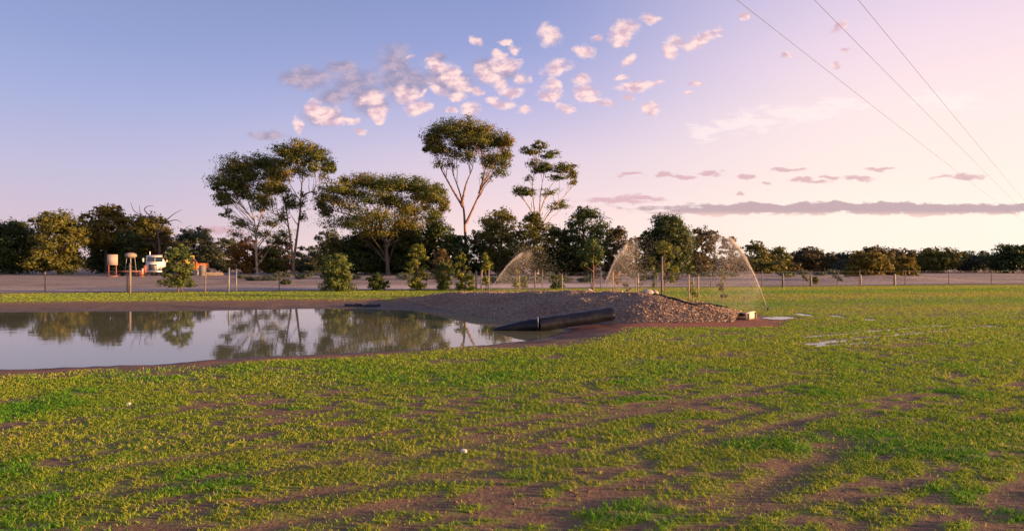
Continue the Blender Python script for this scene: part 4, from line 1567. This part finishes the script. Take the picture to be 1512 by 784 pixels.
# ------------------------------------------------------------------ wire fence
def build_fence():
    x0, x1 = -46.0, 58.0
    root = empty('wire_fence', (x0, fence_y(x0) + 0.45, 0), 0, 'post and wire fence running along the far edge of the lawn', 'fence')
    n = 27
    post = None
    tops = []
    for i in range(n):
        x = x0 + (x1 - x0) * i / (n - 1)
        y = fence_y(x) + 0.45
        z = ground_z(np.array([x]), np.array([y]))[0]
        if post is None:
            g = Geo()
            g.tube([(0, 0, -0.2), (0, 0, 0.6), (0, 0, 1.15)], [0.034, 0.033, 0.031], 8)
            g.lathe([(0.03, 1.151), (0.022, 1.163), (0.004, 1.167)], 8)
            post = g.build('post', WOODD, root)
            o = post
        else:
            o = post.copy()
            COL.objects.link(o)
            o.parent = root
        o.location = (x - x0, y - fence_y(x0) - 0.45, z)
        o.rotation_euler = (random.gauss(0, 0.02), random.gauss(0, 0.02), random.random() * 6)
        tops.append((x - x0, y - fence_y(x0) - 0.45 - 0.040, z))
    for h in (0.25, 0.5, 0.78, 1.05):
        g = Geo()
        pts = []
        for a, b in zip(tops[:-1], tops[1:]):
            for s in (0, 0.5):
                pts.append((a[0] + (b[0] - a[0]) * s, a[1] + (b[1] - a[1]) * s, a[2] + (b[2] - a[2]) * s + h - (0.015 if s else 0)))
        pts.append((tops[-1][0], tops[-1][1], tops[-1][2] + h))
        g.tube(pts, 0.003, 4)
        g.build('wire', WIRE, root)


build_fence()
stake(192, 389, 33.0, 'stout weathered post at the left with rails of the yard behind', r=0.045, m=WOODD, name='timber_post')
stake(337.5, 396, 33.6, 'pale leaning steel post left of the slender gum', r=0.035, m=STEEL, name='steel_post', lean=0.02)
stake(349, 398, 35.2, 'thinner pale steel post close to the leaning one', r=0.025, m=STEEL, name='steel_post')
stake(703, 400, 37.0, 'grey square steel post right of the little yellow shrub', r=0.05, m=STEEL, name='steel_post')
stake(1156, 404, 42.0, 'dark timber post standing at the back of the right lawn', r=0.05, m=WOODD, name='timber_post')
stake(1197, 407, 43.0, 'short dark post right of the small bright sapling', r=0.05, m=WOODD, name='timber_post')
stake(1321, 405, 46.5, 'pale gate post by the smaller golden shrub', r=0.06, m=WOOD, name='timber_post')
stake(1271, 406, 46.5, 'pale thin post before the larger golden shrub', r=0.04, m=WOOD, name='timber_post')


# ------------------------------------------------------------------ black plastic roll and shore things
def plastic_roll():
    a = G(727, 487, -0.17)
    b_ = G(906, 476, 0.0)
    root = empty('plastic_roll', tuple(a), 0, 'long black plastic roll slumped from the mound foot into the pond', 'pipe')

    def section(name, p0, p1, r0, r1, rise0, rise1, seed, taper=False):
        n, k = 60, 24
        V = []
        for i in range(n):
            t = i / (n - 1)
            c = p0 * (1 - t) + p1 * t
            r = r0 * (1 - t) + r1 * t
            if taper:
                r = r0 + (r1 - r0) * min(1, (t / 0.85)) ** 0.75
            if t > 0.97 and not taper:
                r *= 1.0 - (t - 0.97) * 2
            base = rise0 * (1 - t) + rise1 * t
            ax = (p1 - p0) / np.linalg.norm(p1 - p0)
            nrm = np.array([-ax[1], ax[0], 0])
            for j in range(k):
                th = 2 * math.pi * j / k
                jj = j * 0.5 if j < k / 2 else (k - j) * 0.5
                wr = 1 + 0.13 * (fbm(np.array([t * 4.0 + seed]), np.array([jj * 1.3]), seed, 4)[0] - 0.5) * 2 + 0.14 * (fbm(np.array([t * 2.0 + seed]), np.array([jj * 0.4]), seed + 5, 2)[0] - 0.5) * 2
                y = math.cos(th) * r * 1.12 * wr
                z = math.sin(th) * r * wr
                z = max(z, -0.72 * r)
                V.append(c + nrm * y + np.array([0, 0, base + 0.72 * r + z]))
        F = []
        for i in range(n - 1):
            for j in range(k):
                F.append((i * k + j, i * k + (j + 1) % k, (i + 1) * k + (j + 1) % k, (i + 1) * k + j))
        g = Geo()
        g.add(np.array(V) - a, F)
        c0 = np.mean(V[:k], axis=0)
        c1 = np.mean(V[-k:], axis=0)
        g.add(np.vstack([V[:k], [c0]]) - a, [(j, k, (j + 1) % k) for j in range(k)])
        g.add(np.vstack([V[-k:], [c1]]) - a, [((j + 1) % k, k, j) for j in range(k)])
        return g.build(name, PLASTIC, root, smooth=False)
    m1 = G(796, 487, -0.17)
    m0 = G(793, 487, -0.17)
    section('roll_section', a + np.array([0, 0.15, -0.05]), m0 + np.array([0, 0.2, -0.05]), 0.02, 0.20, 0, 0, 31, True)
    section('roll_section', m1 + np.array([0, 0.15, -0.05]), b_ + np.array([0, 0.15, 0.0]), 0.215, 0.20, 0, 0.06, 32)
    # pale tie at the joint
    g = Geo()
    th = np.linspace(-0.2, math.pi + 0.2, 14)
    ax = (m1 - a) / np.linalg.norm(m1 - a)
    nrm = np.array([-ax[1], ax[0], 0])
    cc = (m0 + m1) / 2 + np.array([0, 0.17, -0.05 + 0.15])
    g.tube([cc + nrm * math.cos(q) * 0.25 + np.array([0, 0, math.sin(q) * 0.23]) - a for q in th], 0.008, 6)
    g.build('tie', mat('pale_cord', (.5, .48, .45), 0.7), root)


plastic_roll()


def shore_strip(px0, px1, py, label, seed, w=0.28):
    p0, p1 = G(px0, py, -0.12), G(px1, py, -0.12)
    r = np.random.default_rng(seed)
    n = 18
    V = []
    for i in range(n):
        t = i / (n - 1)
        c = p0 * (1 - t) + p1 * t
        ww = w * (0.7 + 0.5 * r.random()) * (1 if 0 < i < n - 1 else 0.5)
        rows = []
        for q, zz in ((-0.5, 0.0), (-0.2, 0.07), (0.15, 0.09), (0.5, 0.01)):
            x, y = c[0], c[1] + q * ww
            z = ground_z(np.array([x]), np.array([y]))[0] + zz * (0.6 + 0.8 * r.random()) + 0.006
            V.append((x, y, z))
    F = []
    for i in range(n - 1):
        for j in range(3):
            F.append((i * 4 + j, (i + 1) * 4 + j, (i + 1) * 4 + j + 1, i * 4 + j + 1))
    g = Geo()
    g.add(V, F)
    o = g.build('plastic_sheet', PLASTIC)
    sm = o.modifiers.new('thick', 'SOLIDIFY')
    sm.thickness = 0.012
    tag(o, label, 'sheet', 'scraps of black sheeting on the far bank')


shore_strip(509, 536, 451.2, 'left scrap of black sheeting on the far bank of the pond', 1)
shore_strip(537, 562, 451.6, 'right scrap of black sheeting on the far bank of the pond', 2)
shore_strip(697, 716, 461.6, 'short black sheeting scrap at the water edge left of the plastic roll', 3, 0.18)


# hose lying over the mound
def hose():
    s = np.linspace(0.60, 0.93, 60)
    t = np.interp(s, [0.60, 0.70, 0.78, 0.84, 0.93], [0.30, 0.02, -0.25, -0.10, 0.10])
    p = mound_surface(s, t + 0.02 * np.sin(s * 60))
    p[:, 2] += 0.025
    k = np.ones(5) / 5
    p[2:-2] = np.stack([np.convolve(p[:, i], k, 'valid') for i in range(3)], axis=1)
    p[:, 2] += 0.012
    g = Geo()
    g.tube(p, 0.028, 8)
    o = g.build('irrigation_hose', POLY, smooth=True)
    tag(o, 'black irrigation hose snaking over the right end of the mound', 'hose')


hose()


def edging():
    p = np.array([6.95, 17.75, 0.0])
    p[2] = ground_z(np.array([p[0]]), np.array([p[1]]))[0]
    root = empty('edging_board', tuple(p), R(52), 'pale timber edging boards with stakes closing the right end of the mound', 'edging')
    wm = mat('pale_sawn_board', (.62, .52, .44), 0.75, var=0.2, scale=5.0, bump=0.2)
    Geo().box((0, 0, 0.09), (0.80, 0.04, 0.17)).build('board', wm, root)
    Geo().box((0.02, 0.06, 0.19), (0.84, 0.14, 0.02)).build('cap_board', wm, root)
    for x in (-0.34, 0.34):
        Geo().box((x, -0.042, 0.05), (0.05, 0.04, 0.26)).build('peg', WOODD, root)


edging()


def rock(px, py, d, s, label, seed, z=None, m=None):
    r = np.random.default_rng(seed)
    import bmesh
    bm = bmesh.new()
    bmesh.ops.create_icosphere(bm, subdivisions=2, radius=1.0)
    for v in bm.verts:
        c = v.co
        k = 0.82 + 0.36 * float(fbm(np.array([c.x * 1.3 + seed]), np.array([c.y * 1.3 + c.z * 0.9]), seed, 3)[0])
        v.co = Vector((c.x * s[0] * k, c.y * s[1] * k, max(c.z, -0.5) * s[2] * k))
    me = bpy.data.meshes.new('rock')
    bm.to_mesh(me)
    bm.free()
    me.materials.append(m or mat('pale_limestone', (.46, .40, .35), 0.9, var=0.25, scale=3.0, bump=0.6))
    o = bpy.data.objects.new('rock', me)
    COL.objects.link(o)
    p = P(px, py, d)
    o.location = (p[0], d, p[2])
    o.rotation_euler = (0, 0, r.random() * 6)
    tag(o, label, 'rock')
    return o


def mound_z(x, y):
    s = rng.random(4000)
    t = rng.random(4000) * 2 - 1
    p = mound_surface(s, t)
    i = np.argmin((p[:, 0] - x) ** 2 + (p[:, 1] - y) ** 2)
    return p[i, 2]


for (px, d, s, lb, sd_) in [(957, 19.4, (.19, .14, .12), 'pale flat rock on the mound crest before the tallest sapling', 1),
                            (968, 20.0, (.12, .12, .17), 'upright mauve grey rock on the mound crest', 2),
                            (870, 22.2, (.17, .14, .16), 'pale pointed rock on the mound left of the middle jet', 3),
                            (818, 23.6, (.20, .14, .09), 'low pale rock on the crest below the grey green bush', 4),
                            (733, 26.5, (.20, .14, .12), 'small pale rock at the foot of the first jet', 5)]:
    x = (px - 756) / FPX * d
    o = rock(px, 430, d, s, lb, sd_)
    o.location.z = max(mound_z(x, d), ground_z(np.array([x]), np.array([d]))[0]) + s[2] * 0.25
for (px, py, s, lb, sd_) in [(190, 597, .030, 'small white stone in the grass at the left', 8), (685, 668, .028, 'small white stone on bare soil in the foreground', 9)]:
    p = G(px, py)
    o = rock(px, py, p[1], (s * 1.3, s, s * 0.8), lb, sd_, m=mat('white_stone', (.68, .64, .60), 0.8, var=0.1))
    o.location = (p[0], p[1], ground_z(np.array([p[0]]), np.array([p[1]]))[0] + s * 0.25)


# ------------------------------------------------------------------ sprinklers and their jets
def drop_mat():
    m = bpy.data.materials.new('water_drops')
    m.use_nodes = True
    w = NT(m.node_tree)
    w.n.clear()
    df = w.new('ShaderNodeBsdfDiffuse')
    df.inputs[0].default_value = (.90, .86, .83, 1)
    tl = w.new('ShaderNodeBsdfTranslucent')
    tl.inputs[0].default_value = (.85, .80, .76, 1)
    tp = w.new('ShaderNodeBsdfTransparent')
    m1 = w.new('ShaderNodeMixShader')
    m1.inputs[0].default_value = 0.5
    w.l.new(df.outputs[0], m1.inputs[1])
    w.l.new(tl.outputs[0], m1.inputs[2])
    m2 = w.new('ShaderNodeMixShader')
    m2.inputs[0].default_value = 0.55
    w.l.new(tp.outputs[0], m2.inputs[1])
    w.l.new(m1.outputs[0], m2.inputs[2])
    out = w.new('ShaderNodeOutputMaterial')
    w.l.new(m2.outputs[0], out.inputs[0])
    return m


DROPS = drop_mat()


def sprinkler(px, py, d, peak, label, jlabel, seed, n=5200, depth=0.8):
    """jet thrown from the head; peak is the pixel its top reaches"""
    r = np.random.default_rng(seed)
    o0 = P(px, py, d)
    gz = ground_z(np.array([o0[0]]), np.array([o0[1]]))[0]
    root = empty('sprinkler', (o0[0], o0[1], gz), 0, label, 'sprinkler', 'lawn sprinklers')
    h = max(0.10, o0[2] - gz)
    g = Geo()
    g.lathe([(0.035, -0.05), (0.035, 0.02), (0.016, 0.03), (0.016, h - 0.08)], 10)
    g.build('riser', POLY, root, smooth=False)
    g = Geo()
    g.lathe([(0.02, h - 0.08), (0.038, h - 0.06), (0.038, h - 0.01), (0.022, h)], 10)
    g.build('body', mat('blue_black_plastic', (.03, .05, .09), 0.5), root)
    pk = P(peak[0], peak[1], d)
    dx, dz = pk[0] - o0[0], pk[2] - o0[2]
    sg = 1.0 if dx > 0 else -1.0
    g = Geo()
    g.tube([(0, 0, h - 0.03), (sg * 0.05, 0, h + 0.05)], [0.014, 0.009], 8)
    g.build('nozzle', mat('nozzle_grey', (.2, .2, .2), 0.5), root)
    # numerical flight with drag, launch speed found so that the fast drops reach the peak
    def fly(vx, vy, vz, k, tt, steps=140):
        dt = tt / steps
        p = np.zeros((len(vx), 3))
        v = np.stack([vx, vy, vz], axis=1)
        for _ in range(steps):
            sp = np.linalg.norm(v, axis=1, keepdims=True)
            v = v - (k[:, None] * sp * v) * dt[:, None] - np.array([0, 0, 9.81]) * dt[:, None]
            p = p + v * dt[:, None]
        return p, v
    best = None
    for vv in np.linspace(5, 16, 23):
        for ang in np.linspace(40, 85, 46):
            one = np.array([1.0])
            ts = np.linspace(0.05, 1.6, 14)
            p, v = fly(one.repeat(14) * vv * math.cos(R(ang)), one.repeat(14) * 0, one.repeat(14) * vv * math.sin(R(ang)), np.full(14, 0.13), ts, 60)
            i = np.argmax(p[:, 2])
            e = (p[i, 0] - abs(dx)) ** 2 + (p[i, 2] - dz) ** 2
            if best is None or e < best[0]:
                best = (e, vv, ang, ts[i])
    _, vv, ang, tpk = best
    # solid jet first, then breaking into drops
    u = r.random(n)
    early = u < 0.36
    tt = np.where(early, r.random(n) * tpk * 0.80, tpk * (0.70 + 2.0 * r.random(n)))
    k = np.where(early, r.uniform(0.10, 0.16, n), r.uniform(0.05, 0.32, n))
    sp = np.where(early, 0.010, 0.075)
    v0 = vv * (1 + r.normal(size=n) * np.where(early, 0.015, 0.10))
    a = R(ang) + r.normal(size=n) * sp
    th = r.normal(size=n) * sp * 2.2
    vx = sg * v0 * np.cos(a)
    vy = v0 * (np.cos(a) * np.sin(th)) + r.normal(size=n) * 0.10 * depth
    p, v = fly(vx, vy, v0 * np.sin(a), k, tt)
    # fine mist shed all along the jet, sinking below it
    nm = int(n * 1.7)
    a2 = R(ang) + r.normal(size=nm) * 0.02
    v2 = vv * (1 + r.normal(size=nm) * 0.03)
    pm, vm = fly(sg * v2 * np.cos(a2), v2 * r.normal(size=nm) * 0.02, v2 * np.sin(a2), r.uniform(0.10, 0.17, nm), tpk * (0.15 + 0.95 * r.random(nm)))
    fall = r.random(nm) ** 1.8
    pm[:, 2] -= fall * np.maximum(pm[:, 2], 0.1)
    pm[:, 0] += sg * fall * r.uniform(0.0, 0.30, nm) * np.abs(dx) + r.normal(size=nm) * 0.05 * (0.3 + fall)
    pm[:, 1] += r.normal(size=nm) * 0.22 * (0.2 + fall)
    p = np.concatenate([p, pm])
    v = np.concatenate([v, np.stack([r.normal(size=nm) * 0.2, r.normal(size=nm) * 0.2, -np.ones(nm)], axis=1)])
    early = np.concatenate([early, np.zeros(nm, dtype=bool)])
    size = np.concatenate([np.where(early[:n], 0.0058, 0.0046), np.full(nm, 0.0034)])
    p = p + o0
    keep = p[:, 2] > gz + 0.03
    p, v, early, size = p[keep], v[keep], early[keep], size[keep]
    n = len(p)
    e = v / np.maximum(np.linalg.norm(v, axis=1, keepdims=True), 1e-6)
    s1 = np.cross(e, r.normal(size=(n, 3)))
    s1 /= np.linalg.norm(s1, axis=1, keepdims=True)
    s2 = np.cross(e, s1)
    rad = (size * (0.6 + 0.7 * r.random(n)))[:, None] * d / 22.0
    ln = rad * np.where(early, 5.0, 2.2)[:, None]
    c3 = s1 * -0.5 + s2 * 0.87
    c4 = s1 * -0.5 - s2 * 0.87
    V = np.stack([p + e * ln, p - e * ln * 0.6 + s1 * rad * 1.2, p - e * ln * 0.6 + c3 * rad * 1.2, p - e * ln * 0.6 + c4 * rad * 1.2], axis=1).reshape(-1, 3)
    Fb = np.array([(0, 1, 2), (0, 2, 3), (0, 3, 1), (1, 3, 2)])
    F = ((np.arange(n) * 4)[:, None, None] + Fb[None]).reshape(-1, 3)
    g = Geo()
    g.add(V, F)
    o = g.build('water_spray', DROPS)
    tag(o, jlabel, 'spray', 'sprinkler jets', 'stuff')


sprinkler(1134, 458, 21.0, (1070, 357), 'small dark sprinkler head on the lawn right of the mound', 'right hand jet of water arching left from the lawn', 81, 9500)
sprinkler(724, 429, 28.5, (778, 373), 'sprinkler behind the left part of the mound', 'left hand jet of water curving to the right over the mound', 82, 4200)
sprinkler(888, 433, 27.0, (931, 367), 'sprinkler behind the middle of the mound', 'middle jet of water rising before the brown tree', 83, 5600)


# ------------------------------------------------------------------ vehicles and yard things at the left
WHITE = mat('white_truck_paint', (.66, .65, .63), 0.35, var=0.08, scale=3.0, spec=0.5)
GLASS = mat('dark_windscreen_glass', (.02, .035, .06), 0.12, var=0.3, spec=0.6)
TYRE = mat('tyre_rubber', (.02, .02, .02), 0.85)
CHROME = mat('dull_chrome', (.45, .45, .46), 0.35, 0.9)
DARKM = mat('dark_grille', (.05, .05, .055), 0.5)
ORANGE = mat('orange_machine_paint', (.36, .13, .04), 0.55, var=0.3)
YELLOW = mat('yellow_machine_paint', (.42, .29, .06), 0.5, var=0.25)
REDP = mat('faded_red_paint', (.24, .09, .07), 0.65, var=0.3)
LAMPM = mat('lamp_lens', (.75, .72, .65), 0.2)


def wheel(parent, x, y, r, w, axis='X'):
    t = Geo().lathe([(r * 0.55, -w / 2), (r * 0.93, -w / 2), (r, -w * 0.32), (r, w * 0.32), (r * 0.93, w / 2), (r * 0.55, w / 2)], 20, (0, 0, 0), axis).build('wheel', TYRE, parent, loc=(x, y, r))
    Geo().lathe([(r * 0.50, -w * 0.45), (r * 0.54, -w * 0.2), (r * 0.54, w * 0.2), (r * 0.50, w * 0.45)], 14, (0, 0, 0), axis).build('rim', CHROME, t)
    return t


def extrude_x(g, prof, x0, x1):
    """closed (y, z) outline swept from x0 to x1"""
    n = len(prof)
    V = [(x0, a, b) for a, b in prof] + [(x1, a, b) for a, b in prof]
    F = [(i, (i + 1) % n, n + (i + 1) % n, n + i) for i in range(n)] + [tuple(reversed(range(n))), tuple(range(n, 2 * n))]
    g.add(V, F)
    return g


def truck():
    d = 84
    b = base_at(229, d)
    t = empty('truck', tuple(b), R(21), 'white bonneted truck parked facing the camera beside the yard machines', 'truck')
    extrude_x(Geo(), [(-0.2, 1.0), (-0.2, 1.75), (0.05, 2.60), (0.25, 2.82), (1.9, 2.86), (1.9, 1.0)], -1.08, 1.08).build('cab', WHITE, t)
    extrude_x(Geo(), [(-1.55, 0.85), (-1.62, 1.55), (-1.45, 1.72), (-0.19, 1.80), (-0.19, 0.85)], -0.72, 0.72).build('bonnet', WHITE, t)
    ws = Geo()
    ws.add([(-0.95, -0.175, 1.92), (0.95, -0.175, 1.92), (0.92, 0.02, 2.56), (-0.92, 0.02, 2.56)], [(0, 1, 2, 3)])
    ws.v[0] = ws.v[0] + np.array([0, -0.03, 0])
    wo = ws.build('windscreen', GLASS, t)
    Geo().box((0, -0.12, 2.24), (0.05, 0.02, 0.66), rx=-0.29).build('divider', WHITE, wo)
    Geo().box((0, -0.02, 2.68), (2.0, 0.35, 0.09), rx=0.35).build('sun_visor', WHITE, t)
    gr = Geo().box((0, -1.63, 1.18), (1.0, 0.06, 0.78), rx=0.09).build('grille', DARKM, t)
    for i in range(6):
        Geo().box((0, -1.665 + 0.0, 0.88 + i * 0.12), (0.98, 0.03, 0.028)).build('slat', CHROME, gr)
    Geo().box((0, -1.72, 0.62), (2.36, 0.18, 0.34)).build('bumper', CHROME, t)
    for s in (-1, 1):
        f = Geo()
        prof = [(-1.5, 0.80), (-1.48, 1.05), (-1.1, 1.28), (-0.55, 1.28), (-0.2, 1.05), (-0.2, 0.9), (-0.5, 1.0), (-0.85, 1.12), (-1.2, 1.0), (-1.3, 0.80)]
        extrude_x(f, prof, s * 0.725, s * 1.18).build('mudguard', WHITE, t)
        Geo().box((s * 0.95, -1.60, 0.98), (0.34, 0.10, 0.20)).build('headlight', LAMPM, t)
        mi = Geo().box((s * 1.42, -0.15, 2.15), (0.22, 0.07, 0.52)).build('mirror', WHITE, t)
        Geo().tube([(s * 1.08, -0.05, 2.35), (s * 1.40, -0.12, 2.35)], 0.02, 6).build('bracket', CHROME, mi)
        wi = Geo().box((s * 1.092, 0.75, 2.2), (0.02, 0.8, 0.55)).build('side_window', GLASS, t)
        Geo().tube([(s * 0.98, 2.05, 0.9), (s * 0.98, 2.05, 3.35)], 0.08, 10).build('exhaust_stack', CHROME, t)
        wheel(t, s * 0.98, -0.88, 0.50, 0.32)
        for yy in (4.2, 5.5):
            wheel(t, s * 0.92, yy, 0.50, 0.55)
        Geo().lathe([(0.3, -0.6), (0.32, -0.55), (0.32, 0.55), (0.3, 0.6)], 14, (s * 0.85, 2.0, 0.72), 'Y').build('fuel_tank', CHROME, t)
        Geo().box((s * 0.42, 2.3, 0.83), (0.12, 7.4, 0.24)).build('chassis_rail', DARKM, t)
    for x in (-0.7, -0.35, 0, 0.35, 0.7):
        Geo().box((x, 0.35, 2.89), (0.10, 0.10, 0.06)).build('marker_lamp', ORANGE, t)
    Geo().box((0, 4.8, 1.12), (1.1, 1.4, 0.12)).build('turntable', DARKM, t)


truck()


def excavator():
    d = 88
    b = base_at(287, d)
    t = empty('excavator', tuple(b), R(-20), 'orange and yellow excavator behind the bushy young tree', 'excavator')
    for s in (-1, 1):
        tr = Geo()
        prof = [(-1.5, 0.15), (-1.65, 0.42), (-1.5, 0.72), (1.5, 0.72), (1.65, 0.42), (1.5, 0.15), (1.3, 0.03), (-1.3, 0.03)]
        extrude_x(tr, prof, s * 1.0 - 0.24, s * 1.0 + 0.24).build('track', TYRE, t)
    Geo().box((0, 0, 0.82), (1.4, 1.6, 0.24)).build('turntable', DARKM, t)
    extrude_x(Geo(), [(-1.3, 0.95), (-1.3, 1.5), (0.2, 1.6), (0.6, 1.75), (1.5, 1.7), (1.6, 0.95)], -1.15, 1.15).build('body', ORANGE, t)
    cb = extrude_x(Geo(), [(-1.25, 1.52), (-1.32, 2.2), (-1.1, 2.85), (0.15, 2.85), (0.15, 1.62)], -1.12, -0.15).build('cab', YELLOW, t)
    Geo().box((-0.63, -1.30, 2.22), (0.78, 0.03, 0.85), rx=0.05).build('window', GLASS, cb)
    Geo().box((-0.138, -0.5, 2.3), (0.02, 0.95, 0.75)).build('window', GLASS, cb)
    bm = Geo()
    bm.tube([(0.45, -1.0, 1.35), (1.2, -1.5, 2.1), (2.2, -2.0, 2.15), (2.9, -2.3, 1.75)], [0.2, 0.24, 0.2, 0.14], 6)
    bm.build('boom', REDP, t)
    Geo().tube([(2.9, -2.3, 1.85), (2.75, -2.2, 0.8)], [0.15, 0.11], 6).build('dipper_arm', ORANGE, t)
    bk = Geo()
    extrude_x(bk, [(-2.45, 0.75), (-2.05, 0.8), (-1.85, 0.4), (-2.1, 0.08), (-2.6, 0.04), (-2.35, 0.25)], 2.4, 3.1)
    bk.build('bucket', STEEL, t)
    Geo().tube([(0.6, -1.15, 1.25), (1.6, -1.68, 1.85)], 0.06, 8).build('hydraulic_ram', CHROME, t)


excavator()


def drum():
    d = 84
    b = base_at(299, d)
    g = Geo().lathe([(0.42, 0.0), (0.44, 0.05), (0.44, 0.6), (0.46, 0.62), (0.46, 0.66), (0.44, 0.68), (0.44, 1.35), (0.40, 1.42)], 18)
    o = g.build('water_drum', mat('grey_drum', (.15, .145, .155), 0.6), loc=tuple(b))
    tag(o, 'upright grey drum right of the bushy young tree by the excavator', 'drum')
    bb = base_at(316, 86)
    root = empty('log_pile', tuple(bb), R(15), 'small tan timber heap right of the excavator bucket', 'timber')
    for k, (x, z, ln) in enumerate([(-0.3, .12, 2.2), (0.0, .12, 2.5), (.3, .12, 2.0), (-.15, .34, 2.2), (.15, .34, 1.9)]):
        g = Geo()
        g.tube([(-ln / 2, x, z), (ln / 2, x + 0.08, z + 0.02)], 0.115, 8)
        g.build('log', WOOD, root)


drum()


def yard_things():
    d = 80
    # trailer
    b = base_at(190, d)
    t = empty('flat_trailer', tuple(b), R(4), 'low faded red trailer left of the white truck', 'trailer')
    for y in (-0.8, 0.8):
        Geo().box((0, y, 0.62), (4.0, 0.10, 0.16)).build('side_rail', REDP, t)
    for x in (-1.9, -0.6, 0.6, 1.9):
        Geo().box((x, 0, 0.62), (0.10, 1.5, 0.14)).build('cross_member', REDP, t)
    for i in range(7):
        Geo().box((0, -0.66 + i * 0.22, 0.725), (3.8, 0.19, 0.04)).build('plank', WOODD, t)
    for x in (-1.3, 1.25):
        for y in (-0.95, 0.95):
            wheel(t, x, y, 0.30, 0.18, 'Y')
    Geo().box((2.1, 0, 0.95), (0.16, 0.5, 1.0)).build('headboard', REDP, t)
    Geo().tube([(-2.0, 0, 0.6), (-3.0, 0, 0.5)], 0.06, 8).build('drawbar', REDP, t)
    # board on stand
    b = base_at(166, 78)
    t = empty('site_board', tuple(b), R(30), 'blank pinkish white board on a red stand at the left edge', 'board')
    Geo().box((0, 0, 2.15), (1.15, 0.08, 1.35)).build('panel', mat('white_board', (.34, .28, .26), 0.7, var=0.03, scale=1.0), t)
    for x in (-0.4, 0.4):
        Geo().box((x, 0.07, 0.9), (0.12, 0.06, 1.9)).build('leg', REDP, t)
    Geo().box((0, 0.0, 0.06), (1.2, 0.9, 0.12)).build('base', REDP, t)
    # tank on legs
    b = base_at(193, 90)
    t = empty('round_tank', tuple(b), 0, 'beige domed tank raised on thin legs left of the truck', 'tank')
    prof = [(0.02, 2.45), (0.45, 2.5), (0.72, 2.65), (0.80, 2.85), (0.74, 3.06), (0.50, 3.22), (0.2, 3.29), (0.02, 3.3)]
    Geo().lathe(prof, 24).build('tank_shell', mat('beige_tank', (.27, .22, .18), 0.6, var=0.12), t, smooth=True)
    for k in range(4):
        q = k * math.pi / 2 + 0.5
        Geo().tube([(0.75 * math.cos(q), 0.75 * math.sin(q), 0), (0.5 * math.cos(q), 0.5 * math.sin(q), 2.56)], 0.04, 6).build('leg', STEEL, t)
    ring = [(0.64 * math.cos(q), 0.64 * math.sin(q), 1.2) for q in np.linspace(0, 2 * math.pi, 17)]
    Geo().tube(ring, 0.03, 5).build('brace_ring', STEEL, t)
    # red bollard-like pump
    b = base_at(207, 76)
    t = empty('pump', tuple(b), 0, 'small red pump on a skid in front of the truck bumper', 'pump')
    Geo().box((0, 0, 0.08), (0.9, 0.5, 0.10)).build('skid', REDP, t)
    Geo().lathe([(0.2, -0.3), (0.24, -0.25), (0.24, 0.25), (0.2, 0.3)], 14, (0.05, 0, 0.42), 'X').build('motor', REDP, t)
    Geo().tube([(0.25, 0, 0.4), (0.3, 0, 1.05)], 0.11, 10).build('riser_pipe', mat('pinkish_pipe', (.62, .36, .30), 0.6), t)


yard_things()


# ------------------------------------------------------------------ power line at the upper right
def power_line():
    dirv = np.array([0.680, 0.733, 0.0])
    dirv /= np.linalg.norm(dirv)
    H = 8.0
    starts = [P(1095, 0, 14.75), P(1208, 0, 14.75), P(1272, 0, 14.75)]
    lat = np.array([dirv[1], -dirv[0], 0])
    mid = (starts[0] + starts[2]) / 2
    ends = []
    for s in (-26.0, 121.0):
        c = mid + dirv * s
        g0 = ground_z(np.array([c[0]]), np.array([c[1]]))[0]
        root = empty('power_pole', (c[0], c[1], g0), math.atan2(dirv[1], dirv[0]),
                     'timber power pole behind the viewer carrying three wires' if s < 0 else 'timber power pole far right carrying three wires', 'pole')
        Geo().tube([(0, 0, -0.5), (0, 0, 4), (0, 0, H - 0.05)], [0.17, 0.15, 0.12], 12).build('pole', WOODD, root)
        Geo().box((0.16, 0, H - 0.25), (0.10, 2.9, 0.12)).build('crossarm', WOODD, root)
        for q in starts:
            o = float(np.dot(q - mid, lat))
            Geo().lathe([(0.03, H - 0.19), (0.05, H - 0.12), (0.03, H - 0.06), (0.045, H - 0.03)], 10, (0.16, -o, 0)).build('insulator', mat('brown_porcelain', (.12, .06, .04), 0.3), root)
    for q, lb in zip(starts, ('leftmost and longest of the three overhead power wires', 'middle of the three overhead power wires', 'rightmost and shortest of the three overhead power wires')):
        o = float(np.dot(q - mid, lat))
        pts = []
        for s in np.linspace(-26, 121, 60):
            c = mid + dirv * s + lat * o
            t = (s + 26) / 147.0
            pts.append((c[0], c[1], H - 0.02 - 0.25 * 4 * t * (1 - t) * 0.6))
        g = Geo()
        g.tube(pts, 0.0055, 5)
        w_ = g.build('power_wire', mat('grey_cable', (.10, .095, .10), 0.6))
        tag(w_, lb, 'wire', 'overhead power wires')


power_line()
